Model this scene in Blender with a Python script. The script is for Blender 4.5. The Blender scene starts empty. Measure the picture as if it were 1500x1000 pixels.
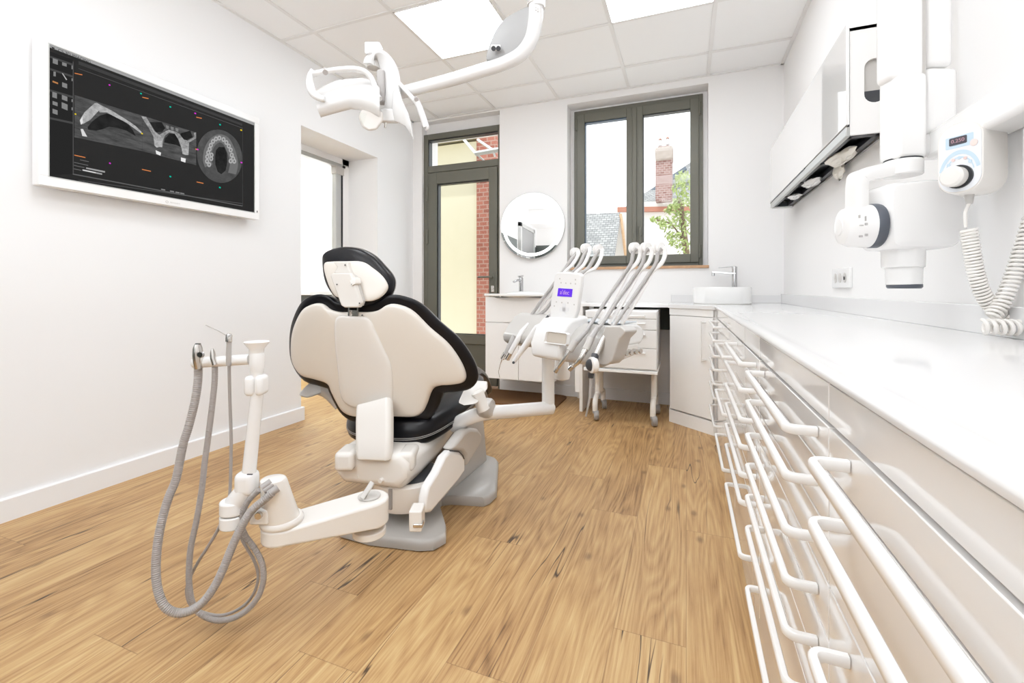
import bpy, bmesh, math, random
from mathutils import Vector, Matrix, Quaternion
random.seed(7)
PI = math.pi
COL = bpy.context.scene.collection
# ------------------------------------------------------------ survey of the room (metres, camera at x=y=0)
F, YAW, HY, H = 658.0, math.radians(21.2), 423.0, 0.925
sn, cs = math.sin(YAW), math.cos(YAW)
def ray(px, py):
    r = (px-750)/F
    return (r*cs-sn, r*sn+cs, (HY-py)/F)
def at(px, py, X=None, Y=None, Z=None, D=None):
    a, b, z = ray(px, py)
    t = X/a if X is not None else Y/b if Y is not None else (Z-H)/z if Z is not None else D
    return Vector((a*t, b*t, H+z*t))
def onpl(px, py, P0, N):
    d = Vector(ray(px, py)); c0 = Vector((0, 0, H))
    t = (Vector(P0)-c0).dot(Vector(N))/d.dot(Vector(N))
    return c0+d*t
XL, XR, YB, YR, ZC = -2.535, 0.67, 3.81, -2.25, 2.58

# ------------------------------------------------------------ materials
def newmat(name):
    m = bpy.data.materials.new(name); m.use_nodes = True
    return m, m.node_tree, m.node_tree.nodes['Principled BSDF']
def mat(name, col, rough=.5, metal=0, coat=0, bump=0, bscale=35, spec=.5, emit=None, es=0, var=0):
    m, nt, p = newmat(name)
    p.inputs['Base Color'].default_value = (*col, 1)
    p.inputs['Roughness'].default_value = rough
    p.inputs['Metallic'].default_value = metal
    p.inputs['Coat Weight'].default_value = coat
    p.inputs['Coat Roughness'].default_value = .04
    p.inputs['Specular IOR Level'].default_value = spec
    if emit: p.inputs['Emission Color'].default_value = (*emit, 1); p.inputs['Emission Strength'].default_value = es
    tc = nt.nodes.new('ShaderNodeTexCoord'); n = nt.nodes.new('ShaderNodeTexNoise')
    n.inputs['Scale'].default_value = bscale; nt.links.new(tc.outputs['Object'], n.inputs['Vector'])
    if bump:
        b = nt.nodes.new('ShaderNodeBump'); b.inputs['Strength'].default_value = bump; b.inputs['Distance'].default_value = .002
        nt.links.new(n.outputs['Fac'], b.inputs['Height']); nt.links.new(b.outputs['Normal'], p.inputs['Normal'])
    mr = nt.nodes.new('ShaderNodeMapRange'); mr.inputs['To Min'].default_value = max(.0, rough-.004); mr.inputs['To Max'].default_value = rough+.004
    nt.links.new(n.outputs['Fac'], mr.inputs['Value']); nt.links.new(mr.outputs['Result'], p.inputs['Roughness'])
    if var:
        rp = nt.nodes.new('ShaderNodeMix'); rp.data_type = 'RGBA'
        rp.inputs[6].default_value = (*[c*(1-var) for c in col], 1); rp.inputs[7].default_value = (*[min(1, c*(1+var)) for c in col], 1)
        nt.links.new(n.outputs['Fac'], rp.inputs[0]); nt.links.new(rp.outputs[2], p.inputs['Base Color'])
    return m
def emis(name, col, s):
    m, nt, p = newmat(name); nt.nodes.remove(p)
    e = nt.nodes.new('ShaderNodeEmission'); e.inputs['Color'].default_value = (*col, 1); e.inputs['Strength'].default_value = s
    nt.links.new(e.outputs[0], nt.nodes['Material Output'].inputs[0]); return m
def glassmat(name, tint=(1, 1, 1), refl=1.45):
    m, nt, p = newmat(name); nt.nodes.remove(p)
    t = nt.nodes.new('ShaderNodeBsdfTransparent'); t.inputs[0].default_value = (*tint, 1)
    g = nt.nodes.new('ShaderNodeBsdfGlossy'); g.inputs['Roughness'].default_value = .01
    lw = nt.nodes.new('ShaderNodeLayerWeight'); lw.inputs[0].default_value = .5
    pw = nt.nodes.new('ShaderNodeMath'); pw.operation = 'POWER'; pw.inputs[1].default_value = 4; nt.links.new(lw.outputs['Facing'], pw.inputs[0])
    f = nt.nodes.new('ShaderNodeMath'); f.operation = 'MULTIPLY_ADD'; f.inputs[1].default_value = .5; f.inputs[2].default_value = .008; nt.links.new(pw.outputs[0], f.inputs[0])
    x = nt.nodes.new('ShaderNodeMixShader'); l = nt.links
    l.new(f.outputs[0], x.inputs[0]); l.new(t.outputs[0], x.inputs[1]); l.new(g.outputs[0], x.inputs[2]); l.new(x.outputs[0], nt.nodes['Material Output'].inputs[0])
    return m
def floor_mat():
    m, nt, p = newmat('oak_planks'); N = nt.nodes; L = nt.links
    def nd(t, **k):
        n = N.new(t)
        for a, b in k.items(): setattr(n, a, b)
        return n
    def mth(op, a, b=None, c=None):
        n = nd('ShaderNodeMath', operation=op)
        for i, v in enumerate((a, b, c)):
            if v is None: continue
            if isinstance(v, (int, float)): n.inputs[i].default_value = v
            else: L.new(v, n.inputs[i])
        return n.outputs[0]
    tc = nd('ShaderNodeTexCoord'); sx = nd('ShaderNodeSeparateXYZ'); L.new(tc.outputs['Object'], sx.inputs[0])
    X, Y = sx.outputs[0], sx.outputs[1]
    W, LEN = .185, 1.22
    xr = mth('DIVIDE', X, W); row = mth('FLOOR', xr)
    w1 = nd('ShaderNodeTexWhiteNoise', noise_dimensions='1D'); L.new(row, w1.inputs['W'])
    yy = mth('DIVIDE', mth('ADD', Y, mth('MULTIPLY', w1.outputs['Value'], 7.3)), LEN); seg = mth('FLOOR', yy)
    cid = nd('ShaderNodeCombineXYZ'); L.new(row, cid.inputs[0]); L.new(seg, cid.inputs[1])
    w2 = nd('ShaderNodeTexWhiteNoise', noise_dimensions='3D'); L.new(cid.outputs[0], w2.inputs['Vector'])
    R = w2.outputs['Value']
    # per plank shifted coords
    off = nd('ShaderNodeVectorMath', operation='SCALE'); L.new(w2.outputs['Color'], off.inputs[0]); off.inputs['Scale'].default_value = 37
    add = nd('ShaderNodeVectorMath', operation='ADD'); L.new(tc.outputs['Object'], add.inputs[0]); L.new(off.outputs[0], add.inputs[1])
    def noise(sc, vec_scale, detail=4, rough=.55, dist=0):
        mp = nd('ShaderNodeMapping'); mp.inputs['Scale'].default_value = vec_scale; L.new(add.outputs[0], mp.inputs[0])
        n = nd('ShaderNodeTexNoise'); n.inputs['Scale'].default_value = sc; n.inputs['Detail'].default_value = detail
        n.inputs['Roughness'].default_value = rough; n.inputs['Distortion'].default_value = dist; L.new(mp.outputs[0], n.inputs['Vector']); return n.outputs['Fac']
    # cathedral figure: rings of a slowly varying field stretched along the board
    fld = noise(1.0, (6.5, .55, 1), 2, .45, .1)
    rings = mth('PINGPONG', mth('MULTIPLY', fld, 26), .5)
    rings = mth('MULTIPLY', rings, 2)
    fine = noise(1.0, (210, 5, 1), 6, .75)
    mid = noise(1.0, (75, 1.3, 1), 5, .65)
    blot = noise(1.0, (6, 1.6, 1), 4, .55)
    v = mth('ADD', mth('MULTIPLY', rings, .16), mth('MULTIPLY', fine, .70))
    v = mth('ADD', v, mth('MULTIPLY', mid, .50)); v = mth('ADD', v, mth('MULTIPLY', blot, .38)); v = mth('ADD', v, mth('MULTIPLY', R, .15))
    v = mth('MULTIPLY', v, .72); cr = nd('ShaderNodeValToRGB'); L.new(v, cr.inputs[0]); e = cr.color_ramp.elements
    e[0].position = .48; e[0].color = (.165, .083, .031, 1)
    e[1].position = .95; e[1].color = (.66, .455, .235, 1)
    a = e.new(.61); a.color = (.37, .212, .090, 1); b = e.new(.74); b.color = (.50, .312, .140, 1)
    # knots
    mp = nd('ShaderNodeMapping'); mp.inputs['Scale'].default_value = (3.6, 1.9, 1); L.new(add.outputs[0], mp.inputs[0])
    vo = nd('ShaderNodeTexVoronoi'); vo.inputs['Scale'].default_value = 1; vo.voronoi_dimensions = '2D'; L.new(mp.outputs[0], vo.inputs['Vector'])
    wob = mth('ADD', vo.outputs['Distance'], mth('MULTIPLY', mth('SUBTRACT', mid, .5), .10))
    kn = nd('ShaderNodeMapRange'); L.new(wob, kn.inputs[0]); kn.inputs[1].default_value = .01; kn.inputs[2].default_value = .055; kn.inputs[3].default_value = 1; kn.inputs[4].default_value = 0
    # long dark cracks
    ck = noise(1.0, (8, .38, 1), 3, .55, .12)
    d0 = mth('ABSOLUTE', mth('SUBTRACT', ck, .5))
    line = nd('ShaderNodeMapRange'); L.new(d0, line.inputs[0]); line.inputs[1].default_value = .001; line.inputs[2].default_value = .005; line.inputs[3].default_value = 1; line.inputs[4].default_value = 0
    gate = nd('ShaderNodeMapRange'); L.new(noise(1.0, (3.0, 1.6, 1), 1, .5), gate.inputs[0]); gate.inputs[1].default_value = .50; gate.inputs[2].default_value = .55
    crack = mth('MULTIPLY', line.outputs[0], gate.outputs[0])
    mx = nd('ShaderNodeMix', data_type='RGBA'); L.new(mth('MULTIPLY', kn.outputs[0], .55), mx.inputs[0]); L.new(cr.outputs[0], mx.inputs[6]); mx.inputs[7].default_value = (.10, .05, .024, 1)
    mx2 = nd('ShaderNodeMix', data_type='RGBA'); L.new(mth('MULTIPLY', crack, .92), mx2.inputs[0]); L.new(mx.outputs[2], mx2.inputs[6]); mx2.inputs[7].default_value = (.03, .016, .01, 1)
    fx = mth('FRACT', xr); fy = mth('FRACT', yy)
    ex = mth('MULTIPLY', mth('MINIMUM', fx, mth('SUBTRACT', 1, fx)), W); ey = mth('MULTIPLY', mth('MINIMUM', fy, mth('SUBTRACT', 1, fy)), LEN)
    ed = mth('MINIMUM', ex, ey); sm = nd('ShaderNodeMapRange'); L.new(ed, sm.inputs[0]); sm.inputs[1].default_value = .0005; sm.inputs[2].default_value = .0016; sm.inputs[3].default_value = .45; sm.inputs[4].default_value = 0
    mx3 = nd('ShaderNodeMix', data_type='RGBA'); L.new(sm.outputs[0], mx3.inputs[0]); L.new(mx2.outputs[2], mx3.inputs[6]); mx3.inputs[7].default_value = (.10, .055, .025, 1)
    L.new(mx3.outputs[2], p.inputs['Base Color']); p.inputs['Roughness'].default_value = .42
    p.inputs['Specular IOR Level'].default_value = .35
    bm = nd('ShaderNodeBump'); bm.inputs['Strength'].default_value = .25; bm.inputs['Distance'].default_value = .001
    L.new(fine, bm.inputs['Height']); L.new(bm.outputs[0], p.inputs['Normal'])
    return m
def brick_mat(name, c1, c2, mort, scale):
    m, nt, p = newmat(name); tc = nt.nodes.new('ShaderNodeTexCoord'); mp = nt.nodes.new('ShaderNodeMapping'); mp.inputs['Rotation'].default_value = (PI/2, 0, 0)
    b = nt.nodes.new('ShaderNodeTexBrick'); b.inputs['Color1'].default_value = (*c1, 1); b.inputs['Color2'].default_value = (*c2, 1); b.inputs['Mortar'].default_value = (*mort, 1)
    b.inputs['Scale'].default_value = scale; b.inputs['Mortar Size'].default_value = .028
    nt.links.new(tc.outputs['Object'], mp.inputs[0]); nt.links.new(mp.outputs[0], b.inputs[0]); nt.links.new(b.outputs[0], p.inputs['Base Color']); p.inputs['Roughness'].default_value = .9
    return m
M = {}
M['wall'] = mat('wall_paint', (.88, .868, .86), .62, bump=.05, bscale=90, spec=.3)
M['wallcool'] = mat('wall_paint_cool', (.87, .87, .875), .6, bump=.05, bscale=90, spec=.3)
M['ceil'] = mat('ceiling_tile', (.935, .935, .935), .8, bump=.08, bscale=300, spec=.2)
M['grid'] = mat('ceiling_grid_metal', (.82, .81, .80), .5)
M['floor'] = floor_mat()
M['base'] = mat('baseboard_paint', (.87, .87, .88), .4)
M['gloss'] = mat('gloss_white_laminate', (.92, .91, .895), .12, coat=.55)
M['front'] = mat('gloss_drawer_front', (.84, .825, .81), .10, coat=.7, spec=.35)
M['handle'] = mat('white_lacquer', (.90, .885, .865), .22, coat=.3)
M['top'] = mat('solid_white_worktop', (.78, .775, .775), .16, coat=.4)
M['matt'] = mat('matt_white_laminate', (.92, .905, .89), .35)
M['white'] = mat('white_plastic', (.88, .875, .868), .24, coat=.3)
M['xray'] = mat('x_ray_white_enamel', (.90, .89, .88), .25, coat=.3)
M['cream'] = mat('cream_shell_plastic', (.80, .745, .675), .30, coat=.3)
M['creamw'] = mat('warm_white_plastic', (.84, .805, .76), .27, coat=.3)
M['leather'] = mat('black_leather', (.004, .004, .006), .30, bump=.2, bscale=260, spec=.30)
M['stitch'] = mat('grey_stitching', (.30, .29, .28), .7)
M['grey'] = mat('grey_base_plastic', (.42, .405, .385), .38, coat=.15)
M['lgrey'] = mat('light_grey_plastic', (.52, .50, .475), .35, coat=.15)
M['hose'] = mat('grey_hose', (.36, .34, .33), .40)
M['hosel'] = mat('pale_grey_hose', (.42, .405, .395), .35)
M['metal'] = mat('brushed_steel', (.62, .60, .57), .22, metal=1)
M['chrome'] = mat('chrome', (.50, .50, .51), .09, metal=1)
M['dark'] = mat('dark_rubber', (.035, .038, .045), .4)
M['ring'] = mat('blue_grey_ring', (.075, .085, .105), .45)
M['frame'] = mat('olive_grey_aluminium', (.128, .126, .100), .38, spec=.45)
M['gasket'] = mat('black_gasket', (.012, .014, .017), .4)
M['alu'] = mat('pale_aluminium', (.50, .51, .50), .35, metal=.6)
M['sill'] = mat('oak_sill', (.50, .29, .16), .5, var=.25, bscale=30)
M['glass'] = glassmat('window_glass', (.97, .985, .98))
M['mirror'] = mat('mirror_silver', (.92, .93, .93), .01, metal=1)
M['ceramic'] = mat('white_ceramic', (.88, .88, .87), .1, coat=.5)
M['mat'] = mat('brown_coir', (.16, .075, .025), .95, bump=.8, bscale=400, var=.3)
M['panel'] = emis('led_panel', (.945, .972, 1), 8.2)
M['ledring'] = emis('led_ring', (1, 1, 1), 3.0)
M['screen'] = mat('screen_black', (.006, .006, .006), .5, spec=.06, emit=(.0075, .0075, .0075), es=1)
M['dado'] = mat('green_grey_paint', (.07, .082, .078), .5)
M['doorgrey'] = mat('grey_door_paint', (.20, .20, .20), .45)
M['cast'] = mat('castor_grey', (.33, .32, .31), .4)
M['ivory'] = mat('cream_render', (.66, .60, .42), .9, var=.04, bscale=6)
M['brick'] = brick_mat('red_brick', (.24, .075, .05), (.34, .12, .085), (.34, .22, .18), 4.6)
M['brickc'] = brick_mat('weathered_brick', (.16, .08, .07), (.25, .15, .14), (.32, .25, .23), 4.2)
M['tile'] = brick_mat('grey_roof_tile', (.20, .20, .205), (.32, .32, .32), (.09, .09, .09), 5)
M['slate'] = mat('blue_slate', (.10, .12, .15), .7, var=.3, bscale=4)
M['render'] = mat('white_render', (.62, .58, .54), .9)
M['leaf'] = mat('yellow_green_leaf', (.24, .30, .09), .6, var=.4, bscale=3)
M['bark'] = mat('bark', (.16, .11, .07), .9)
M['clay'] = mat('clay_pot', (.30, .12, .08), .8)
M['xgrey'] = mat('scratched_grey_inner', (.30, .30, .29), .4)
M['tissue'] = mat('ivory_tissue', (.82, .79, .72), .8)
M['ptrans'] = mat('translucent_box_plastic', (.55, .60, .68), .2)

# ------------------------------------------------------------ mesh helpers
def V(*a): return Vector(a)
def frames(pts):
    n = len(pts); T = []
    for i in range(n):
        a = pts[max(0, i-1)]; b = pts[min(n-1, i+1)]; T.append((b-a).normalized())
    up = V(0, 0, 1) if abs(T[0].z) < .95 else V(1, 0, 0)
    u = (up-T[0]*up.dot(T[0])).normalized(); out = []
    for i in range(n):
        u = (u-T[i]*u.dot(T[i])).normalized(); out.append((u.copy(), T[i].cross(u).normalized(), T[i]))
    return out
def smooth_path(P, n=8, closed=False):
    P = [Vector(p) for p in P]; out = []
    m = len(P); rng = range(m if closed else m-1)
    for i in rng:
        if closed: p0, p1, p2, p3 = P[(i-1) % m], P[i], P[(i+1) % m], P[(i+2) % m]
        else: p0, p1, p2, p3 = P[max(0, i-1)], P[i], P[i+1], P[min(m-1, i+2)]
        for k in range(n):
            t = k/n
            out.append(.5*((2*p1)+(p2-p0)*t+(2*p0-5*p1+4*p2-p3)*t*t+(3*p1-p0-3*p2+p3)*t**3))
    if not closed: out.append(P[-1])
    return out
class MB:
    def __init__(s): s.v = []; s.f = []
    def add(s, vs, fs):
        o = len(s.v); s.v += [Vector(x) for x in vs]; s.f += [tuple(i+o for i in f) for f in fs]; return s
    def box(s, x0, x1, y0, y1, z0, z1):
        return s.add([(x, y, z) for z in (z0, z1) for y in (y0, y1) for x in (x0, x1)],
                     [(0, 2, 3, 1), (4, 5, 7, 6), (0, 1, 5, 4), (2, 6, 7, 3), (0, 4, 6, 2), (1, 3, 7, 5)])
    def obox(s, c, ex, ey, ez):
        c, ex, ey, ez = map(Vector, (c, ex, ey, ez))
        return s.add([c+ex*a+ey*b+ez*d for d in (-.5, .5) for b in (-.5, .5) for a in (-.5, .5)],
                     [(0, 2, 3, 1), (4, 5, 7, 6), (0, 1, 5, 4), (2, 6, 7, 3), (0, 4, 6, 2), (1, 3, 7, 5)])
    def prism(s, poly, vec):
        n = len(poly); poly = [Vector(p) for p in poly]; vec = Vector(vec)
        return s.add(poly+[p+vec for p in poly], [tuple(reversed(range(n))), tuple(range(n, 2*n))]+[(i, (i+1) % n, n+(i+1) % n, n+i) for i in range(n)])
    def loft(s, rings, caps=True, closed_ring=True):
        n = len(rings[0]); vs = [p for r in rings for p in r]; fs = []
        for k in range(len(rings)-1):
            for i in range(n if closed_ring else n-1):
                j = (i+1) % n; fs.append((k*n+i, k*n+j, (k+1)*n+j, (k+1)*n+i))
        if caps: fs.append(tuple(reversed(range(n)))); fs.append(tuple(range((len(rings)-1)*n, len(rings)*n)))
        return s.add(vs, fs)
    def tube(s, pts, r, n=12, flat=1.0, caps=True):
        pts = [Vector(p) for p in pts]; fr = frames(pts); R = r if isinstance(r, (list, tuple)) else [r]*len(pts)
        return s.loft([[p+(u*math.cos(2*PI*k/n)*flat+w*math.sin(2*PI*k/n))*R[i] for k in range(n)] for i, (p, (u, w, t)) in enumerate(zip(pts, fr))], caps)
    def cyl(s, a, b, r0, r1=None, n=24): return s.tube([Vector(a), Vector(b)], [r0, r0 if r1 is None else r1], n)
    def lathe(s, prof, c, axis=(0, 0, 1), n=32, sx=1, sy=1):
        ax = Vector(axis).normalized(); up = V(1, 0, 0) if abs(ax.x) < .9 else V(0, 1, 0)
        u = (up-ax*up.dot(ax)).normalized(); w = ax.cross(u); c = Vector(c)
        return s.loft([[c+ax*z+(u*math.cos(2*PI*k/n)*sx+w*math.sin(2*PI*k/n)*sy)*max(r, 1e-4) for k in range(n)] for r, z in prof])
    def ell(s, c, ex, ey, ez, n=24, m=12, p=2.0):
        c, ex, ey, ez = map(Vector, (c, ex, ey, ez)); rings = []
        sg = lambda v, q: math.copysign(abs(v)**(2/q), v)
        for j in range(m+1):
            ph = -PI/2+PI*j/m; cp, sp = sg(math.cos(ph), p), sg(math.sin(ph), p)
            if j in (0, m): cp = 1e-3
            rings.append([c+ex*cp*sg(math.cos(2*PI*k/n), p)+ey*cp*sg(math.sin(2*PI*k/n), p)+ez*sp for k in range(n)])
        return s.loft(rings)
    def band(s, pts, w, t, side):
        """flat strip along pts: width w across `side`, thickness t"""
        pts = [Vector(p) for p in pts]; fr = frames(pts); rings = []
        for i, p in enumerate(pts):
            T = fr[i][2]; sd = Vector(side); sd = (sd-T*sd.dot(T)).normalized(); nn = T.cross(sd)
            ww = w[i] if isinstance(w, (list, tuple)) else w
            q = []
            for a, b in ((-1, -.5), (-.85, -1), (.85, -1), (1, -.5), (1, .5), (.85, 1), (-.85, 1), (-1, .5)): q.append(p+sd*a*ww/2+nn*b*t/2)
            rings.append(q)
        return s.loft(rings)
    def build(s, name, material, parent=None, bevel=0, seg=3, ang=40, sub=0, kind=None, tag=None):
        me = bpy.data.meshes.new(name); me.from_pydata([tuple(v) for v in s.v], [], s.f); me.update()
        bm = bmesh.new(); bm.from_mesh(me); bmesh.ops.recalc_face_normals(bm, faces=bm.faces); bm.to_mesh(me); bm.free()
        me.polygons.foreach_set('use_smooth', [True]*len(me.polygons)); me.set_sharp_from_angle(angle=math.radians(ang))
        o = bpy.data.objects.new(name, me); COL.objects.link(o); me.materials.append(material)
        if parent is not None:
            o.parent = parent
            if parent.get('_root'): o.matrix_parent_inverse = parent.matrix_basis.inverted()
        if bevel:
            b = o.modifiers.new('bevel', 'BEVEL'); b.width = bevel; b.segments = seg; b.limit_method = 'ANGLE'; b.angle_limit = math.radians(35); b.harden_normals = False
            b.use_clamp_overlap = True
        if sub:
            q = o.modifiers.new('sub', 'SUBSURF'); q.levels = sub; q.render_levels = sub
        if kind: o['kind'] = kind
        return o
def thing(name, label, cat, loc, rz=0, group=None):
    o = bpy.data.objects.new(name, None); COL.objects.link(o); o.location = Vector(loc); o.rotation_euler = (0, 0, rz)
    o.matrix_basis = Matrix.Translation(Vector(loc)) @ Matrix.Rotation(rz, 4, 'Z'); o.empty_display_size = .1
    if label: o['label'] = label; o['category'] = cat
    if group: o['group'] = group
    o['_root'] = 1; return o
def struct(name, loc=(0, 0, 0), label=None, cat=None):
    o = thing(name, None, None, loc); o['kind'] = 'structure'
    if label: o['label'] = label; o['category'] = cat
    return o
def tag(o, label, cat, group=None):
    o['label'] = label; o['category'] = cat
    if group: o['group'] = group
    return o
def st(o, label, cat): o['kind'] = 'structure'; return tag(o, label, cat)
def text(name, body, size, pos, right, up, material, parent, ext=.0004, align='CENTER'):
    c = bpy.data.curves.new(name, 'FONT'); c.body = body; c.size = size; c.extrude = ext; c.align_x = align; c.align_y = 'CENTER'
    o = bpy.data.objects.new(name+'_tmp', c); COL.objects.link(o)
    dg = bpy.context.evaluated_depsgraph_get(); me = bpy.data.meshes.new_from_object(o.evaluated_get(dg))
    bpy.data.objects.remove(o); bpy.data.curves.remove(c)
    r = Vector(right).normalized(); u = Vector(up).normalized(); n = r.cross(u)
    mtx = Matrix(((r.x, u.x, n.x, pos[0]), (r.y, u.y, n.y, pos[1]), (r.z, u.z, n.z, pos[2]), (0, 0, 0, 1)))
    me.transform(mtx); me.materials.clear(); me.materials.append(material); me.name = name
    q = bpy.data.objects.new(name, me); COL.objects.link(q)
    if parent is not None:
        q.parent = parent
        if parent.get('_root'): q.matrix_parent_inverse = parent.matrix_basis.inverted()
    return q
def rrect(w, h, r, n=6):
    out = []
    for cx, cy, a0 in ((w/2-r, h/2-r, 0), (-w/2+r, h/2-r, 90), (-w/2+r, -h/2+r, 180), (w/2-r, -h/2+r, 270)):
        for k in range(n+1):
            a = math.radians(a0+90*k/n); out.append((cx+r*math.cos(a), cy+r*math.sin(a)))
    return out

# ============================================================ ROOM SHELL
st(MB().box(-5.6, XR+.3, YR-.3, YB+.3, -.12, 0).build('floor', M['floor']), 'oak plank floor with knots and dark cracks', 'floor')
cl = struct('ceiling', (0, 0, ZC), 'white suspended ceiling of large square tiles', 'ceiling')
MB().box(XL-.3, XR+.3, YR-.3, YB+.3, ZC+.004, ZC+.12).build('ceiling_tiles', M['ceil'], cl)
g = MB()
gx = [-.442+.6*k for k in range(-4, 3)]; gy = [2.24+.597*k for k in range(-8, 3)]
for x in gx:
    if XL < x < XR: g.box(x-.012, x+.012, YR, YB, ZC-.002, ZC+.003)
for y in gy:
    if YR < y < YB: g.box(XL, XR, y-.012, y+.012, ZC-.0025, ZC+.003)
g.box(XL, XR, YB-.022, YB, ZC-.003, ZC+.003).box(XL, XL+.022, YR, YB, ZC-.003, ZC+.003).box(XR-.022, XR, YR, YB, ZC-.003, ZC+.003)
g.build('ceiling_grid', M['grid'], cl)
# back wall with door and window openings
DX0, DX1, DZ = -2.43, -1.60, 2.45
WX0, WX1, WZ0, WZ1 = -.93, .125, 1.11, 2.50
T = .30
wb = MB()
wb.box(XL-.3, DX0, YB, YB+T, 0, ZC+.1).box(DX0, DX1, YB, YB+T, 2.565, ZC+.1)
wb.box(DX1, WX0-.035, YB, YB+T, 0, ZC+.1).box(WX0-.035, WX1+.035, YB, YB+T, 0, WZ0).box(WX0-.035, WX1+.035, YB, YB+T, 2.525, ZC+.1).box(WX1+.035, XR+.3, YB, YB+T, 0, ZC+.1)
# reveal wedge behind front edge so that the frames are closed all round
wb.box(DX0, DX1, YB+.09, YB+T, DZ, 2.57).box(WX0-.035, WX0, YB+.15, YB+T, WZ0, 2.53).box(WX1, WX1+.035, YB+.15, YB+T, WZ0, 2.53).box(WX0, WX1, YB+.15, YB+T, WZ1-.02, 2.53)
st(wb.build('wall_back', M['wall']), 'white back wall with garden door and window', 'wall')
# left wall with opening to next room
OY0, OY1, OZ = 2.418, 3.26, 2.08
wl = MB().box(XL-.33, XL, YR-.3, OY0, 0, ZC+.1).box(XL-.33, XL, OY1, YB+T, 0, ZC+.1).box(XL-.33, XL, OY0, OY1, OZ, ZC+.1)
st(wl.build('wall_left', M['wallcool']), 'plain white left wall with wide opening', 'wall')
st(MB().box(XR, XR+.2, YR-.3, YB+T, 0, ZC+.1).build('wall_right', M['wall']), 'white right wall above the long worktop', 'wall')
st(MB().box(XL-.3, XR+.3, YR-.2, YR, 0, ZC+.1).build('wall_rear', M['wall']), 'white rear wall seen in the mirror', 'wall')
# skirting
bl = MB().prism([(XL, .78, 0), (XL+.018, .78, 0), (XL+.018, .78, .088), (XL+.014, .78, .092), (XL, .78, .092)], (0, OY0-.78+.015, 0)).box(XL-.3, XL+.003, OY0-.0, OY0+.015, 0, .092)
st(bl.build('baseboard_left', M['base']), 'white skirting board along the left wall', 'baseboard')
st(MB().box(XL, XL+.018, OY1+.0, YB, 0, .092).build('baseboard_left_far', M['base']), 'short skirting board beside the garden door', 'baseboard')
st(MB().box(DX1+.02, XR, YB-.018, YB, 0, .092).build('baseboard_back', M['base']), 'white skirting board below vanity and desk', 'baseboard')
# dado, door and soffit in the rear of the room (seen in the mirror)
st(MB().box(XL, XL+.006, YR, -.62, 0, 1.86).box(XL, XL+.006, -.55, .77, 0, 1.86).box(XL, XR, YR, YR+.006, 0, 1.9).build('trim_1', M['dado']), 'green-grey painted lower wall at the rear', 'wall paint')
d3 = struct('door_3', (XL, -1.3, 0), 'grey flush door with three light dots, rear left wall', 'door')
MB().box(XL+.006, XL+.045, -1.80, -.72, .01, 2.12).build('door_leaf', M['doorgrey'], d3)
MB().box(XL+.001, XL+.06, -.72, -.62, 0, 2.2).box(XL+.001, XL+.06, -1.88, -1.80, 0, 2.2).box(XL+.001, XL+.06, -1.88, -.62, 2.12, 2.2).build('door_frame', M['alu'], d3, bevel=.004)
for k in range(3): MB().cyl((XL+.045, -1.15-.12*k, 1.55), (XL+.05, -1.15-.12*k, 1.55), .03).build('light_dot', M['white'], d3)
sgn = MB().obox((XL+.009, .42, 1.62), (.006, 0, 0), (0, .16, 0), (0, 0, .24)).build('warning_sign', M['white']); tag(sgn, 'small white wall sign with blue trefoil, reflected in the round mirror', 'sign')
blue = mat('blue_print', (.03, .10, .30), .5)
tre = MB()
for a in (90, 210, 330):
    a0 = math.radians(a); tre.prism([(XL+.0125, .42+math.cos(a0+t)*.045*q, 1.64+math.sin(a0+t)*.045*q) for t, q in ((-.5, .3), (-.5, 1), (0, 1.05), (.5, 1), (.5, .3))], (.001, 0, 0))
tre.build('trefoil', blue, sgn)
st(MB().box(XL, -.6, YR, YR+.75, 2.28, ZC).build('trim_2', M['wall']), 'boxed soffit under the ceiling at the rear', 'soffit')
vt = MB()
for k in range(6): vt.box(-1.62, -1.38, YR+.752, YR+.76, 2.36+.026*k, 2.372+.026*k)
tag(vt.build('air_vent', M['dark']), 'dark slatted air vent on the rear soffit, seen in the mirror', 'vent')

# ------------------------------------------------------------ LED ceiling panels
def led(x0, y0, label):
    t = thing('ceiling_light', label, 'ceiling light', (x0+.3, y0+.3, ZC), group='square ceiling panels')
    MB().box(x0+.014, x0+.586, y0+.014, y0+.583, ZC-.004, ZC-.001).build('diffuser', M['panel'], t)
    MB().box(x0+.006, x0+.014, y0+.006, y0+.591, ZC-.006, ZC).box(x0+.586, x0+.594, y0+.006, y0+.591, ZC-.006, ZC).box(x0+.006, x0+.594, y0+.006, y0+.014, ZC-.006, ZC).box(x0+.006, x0+.594, y0+.583, y0+.591, ZC-.006, ZC).build('light_frame', M['grid'], t)
led(gx[2], gy[8], 'square white LED panel in the ceiling, left of the lamp pole')
led(gx[4], gy[8], 'square white LED panel in the ceiling, right of the lamp pole')
led(gx[2], gy[5], 'square LED panel above the patient chair, second row of panels')
led(gx[4], gy[5], 'square LED panel above the worktop side, second row of panels')
led(gx[2], gy[2], 'square LED panel at the rear left of the ceiling')
led(gx[4], gy[2], 'square LED panel at the rear right of the ceiling')

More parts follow.
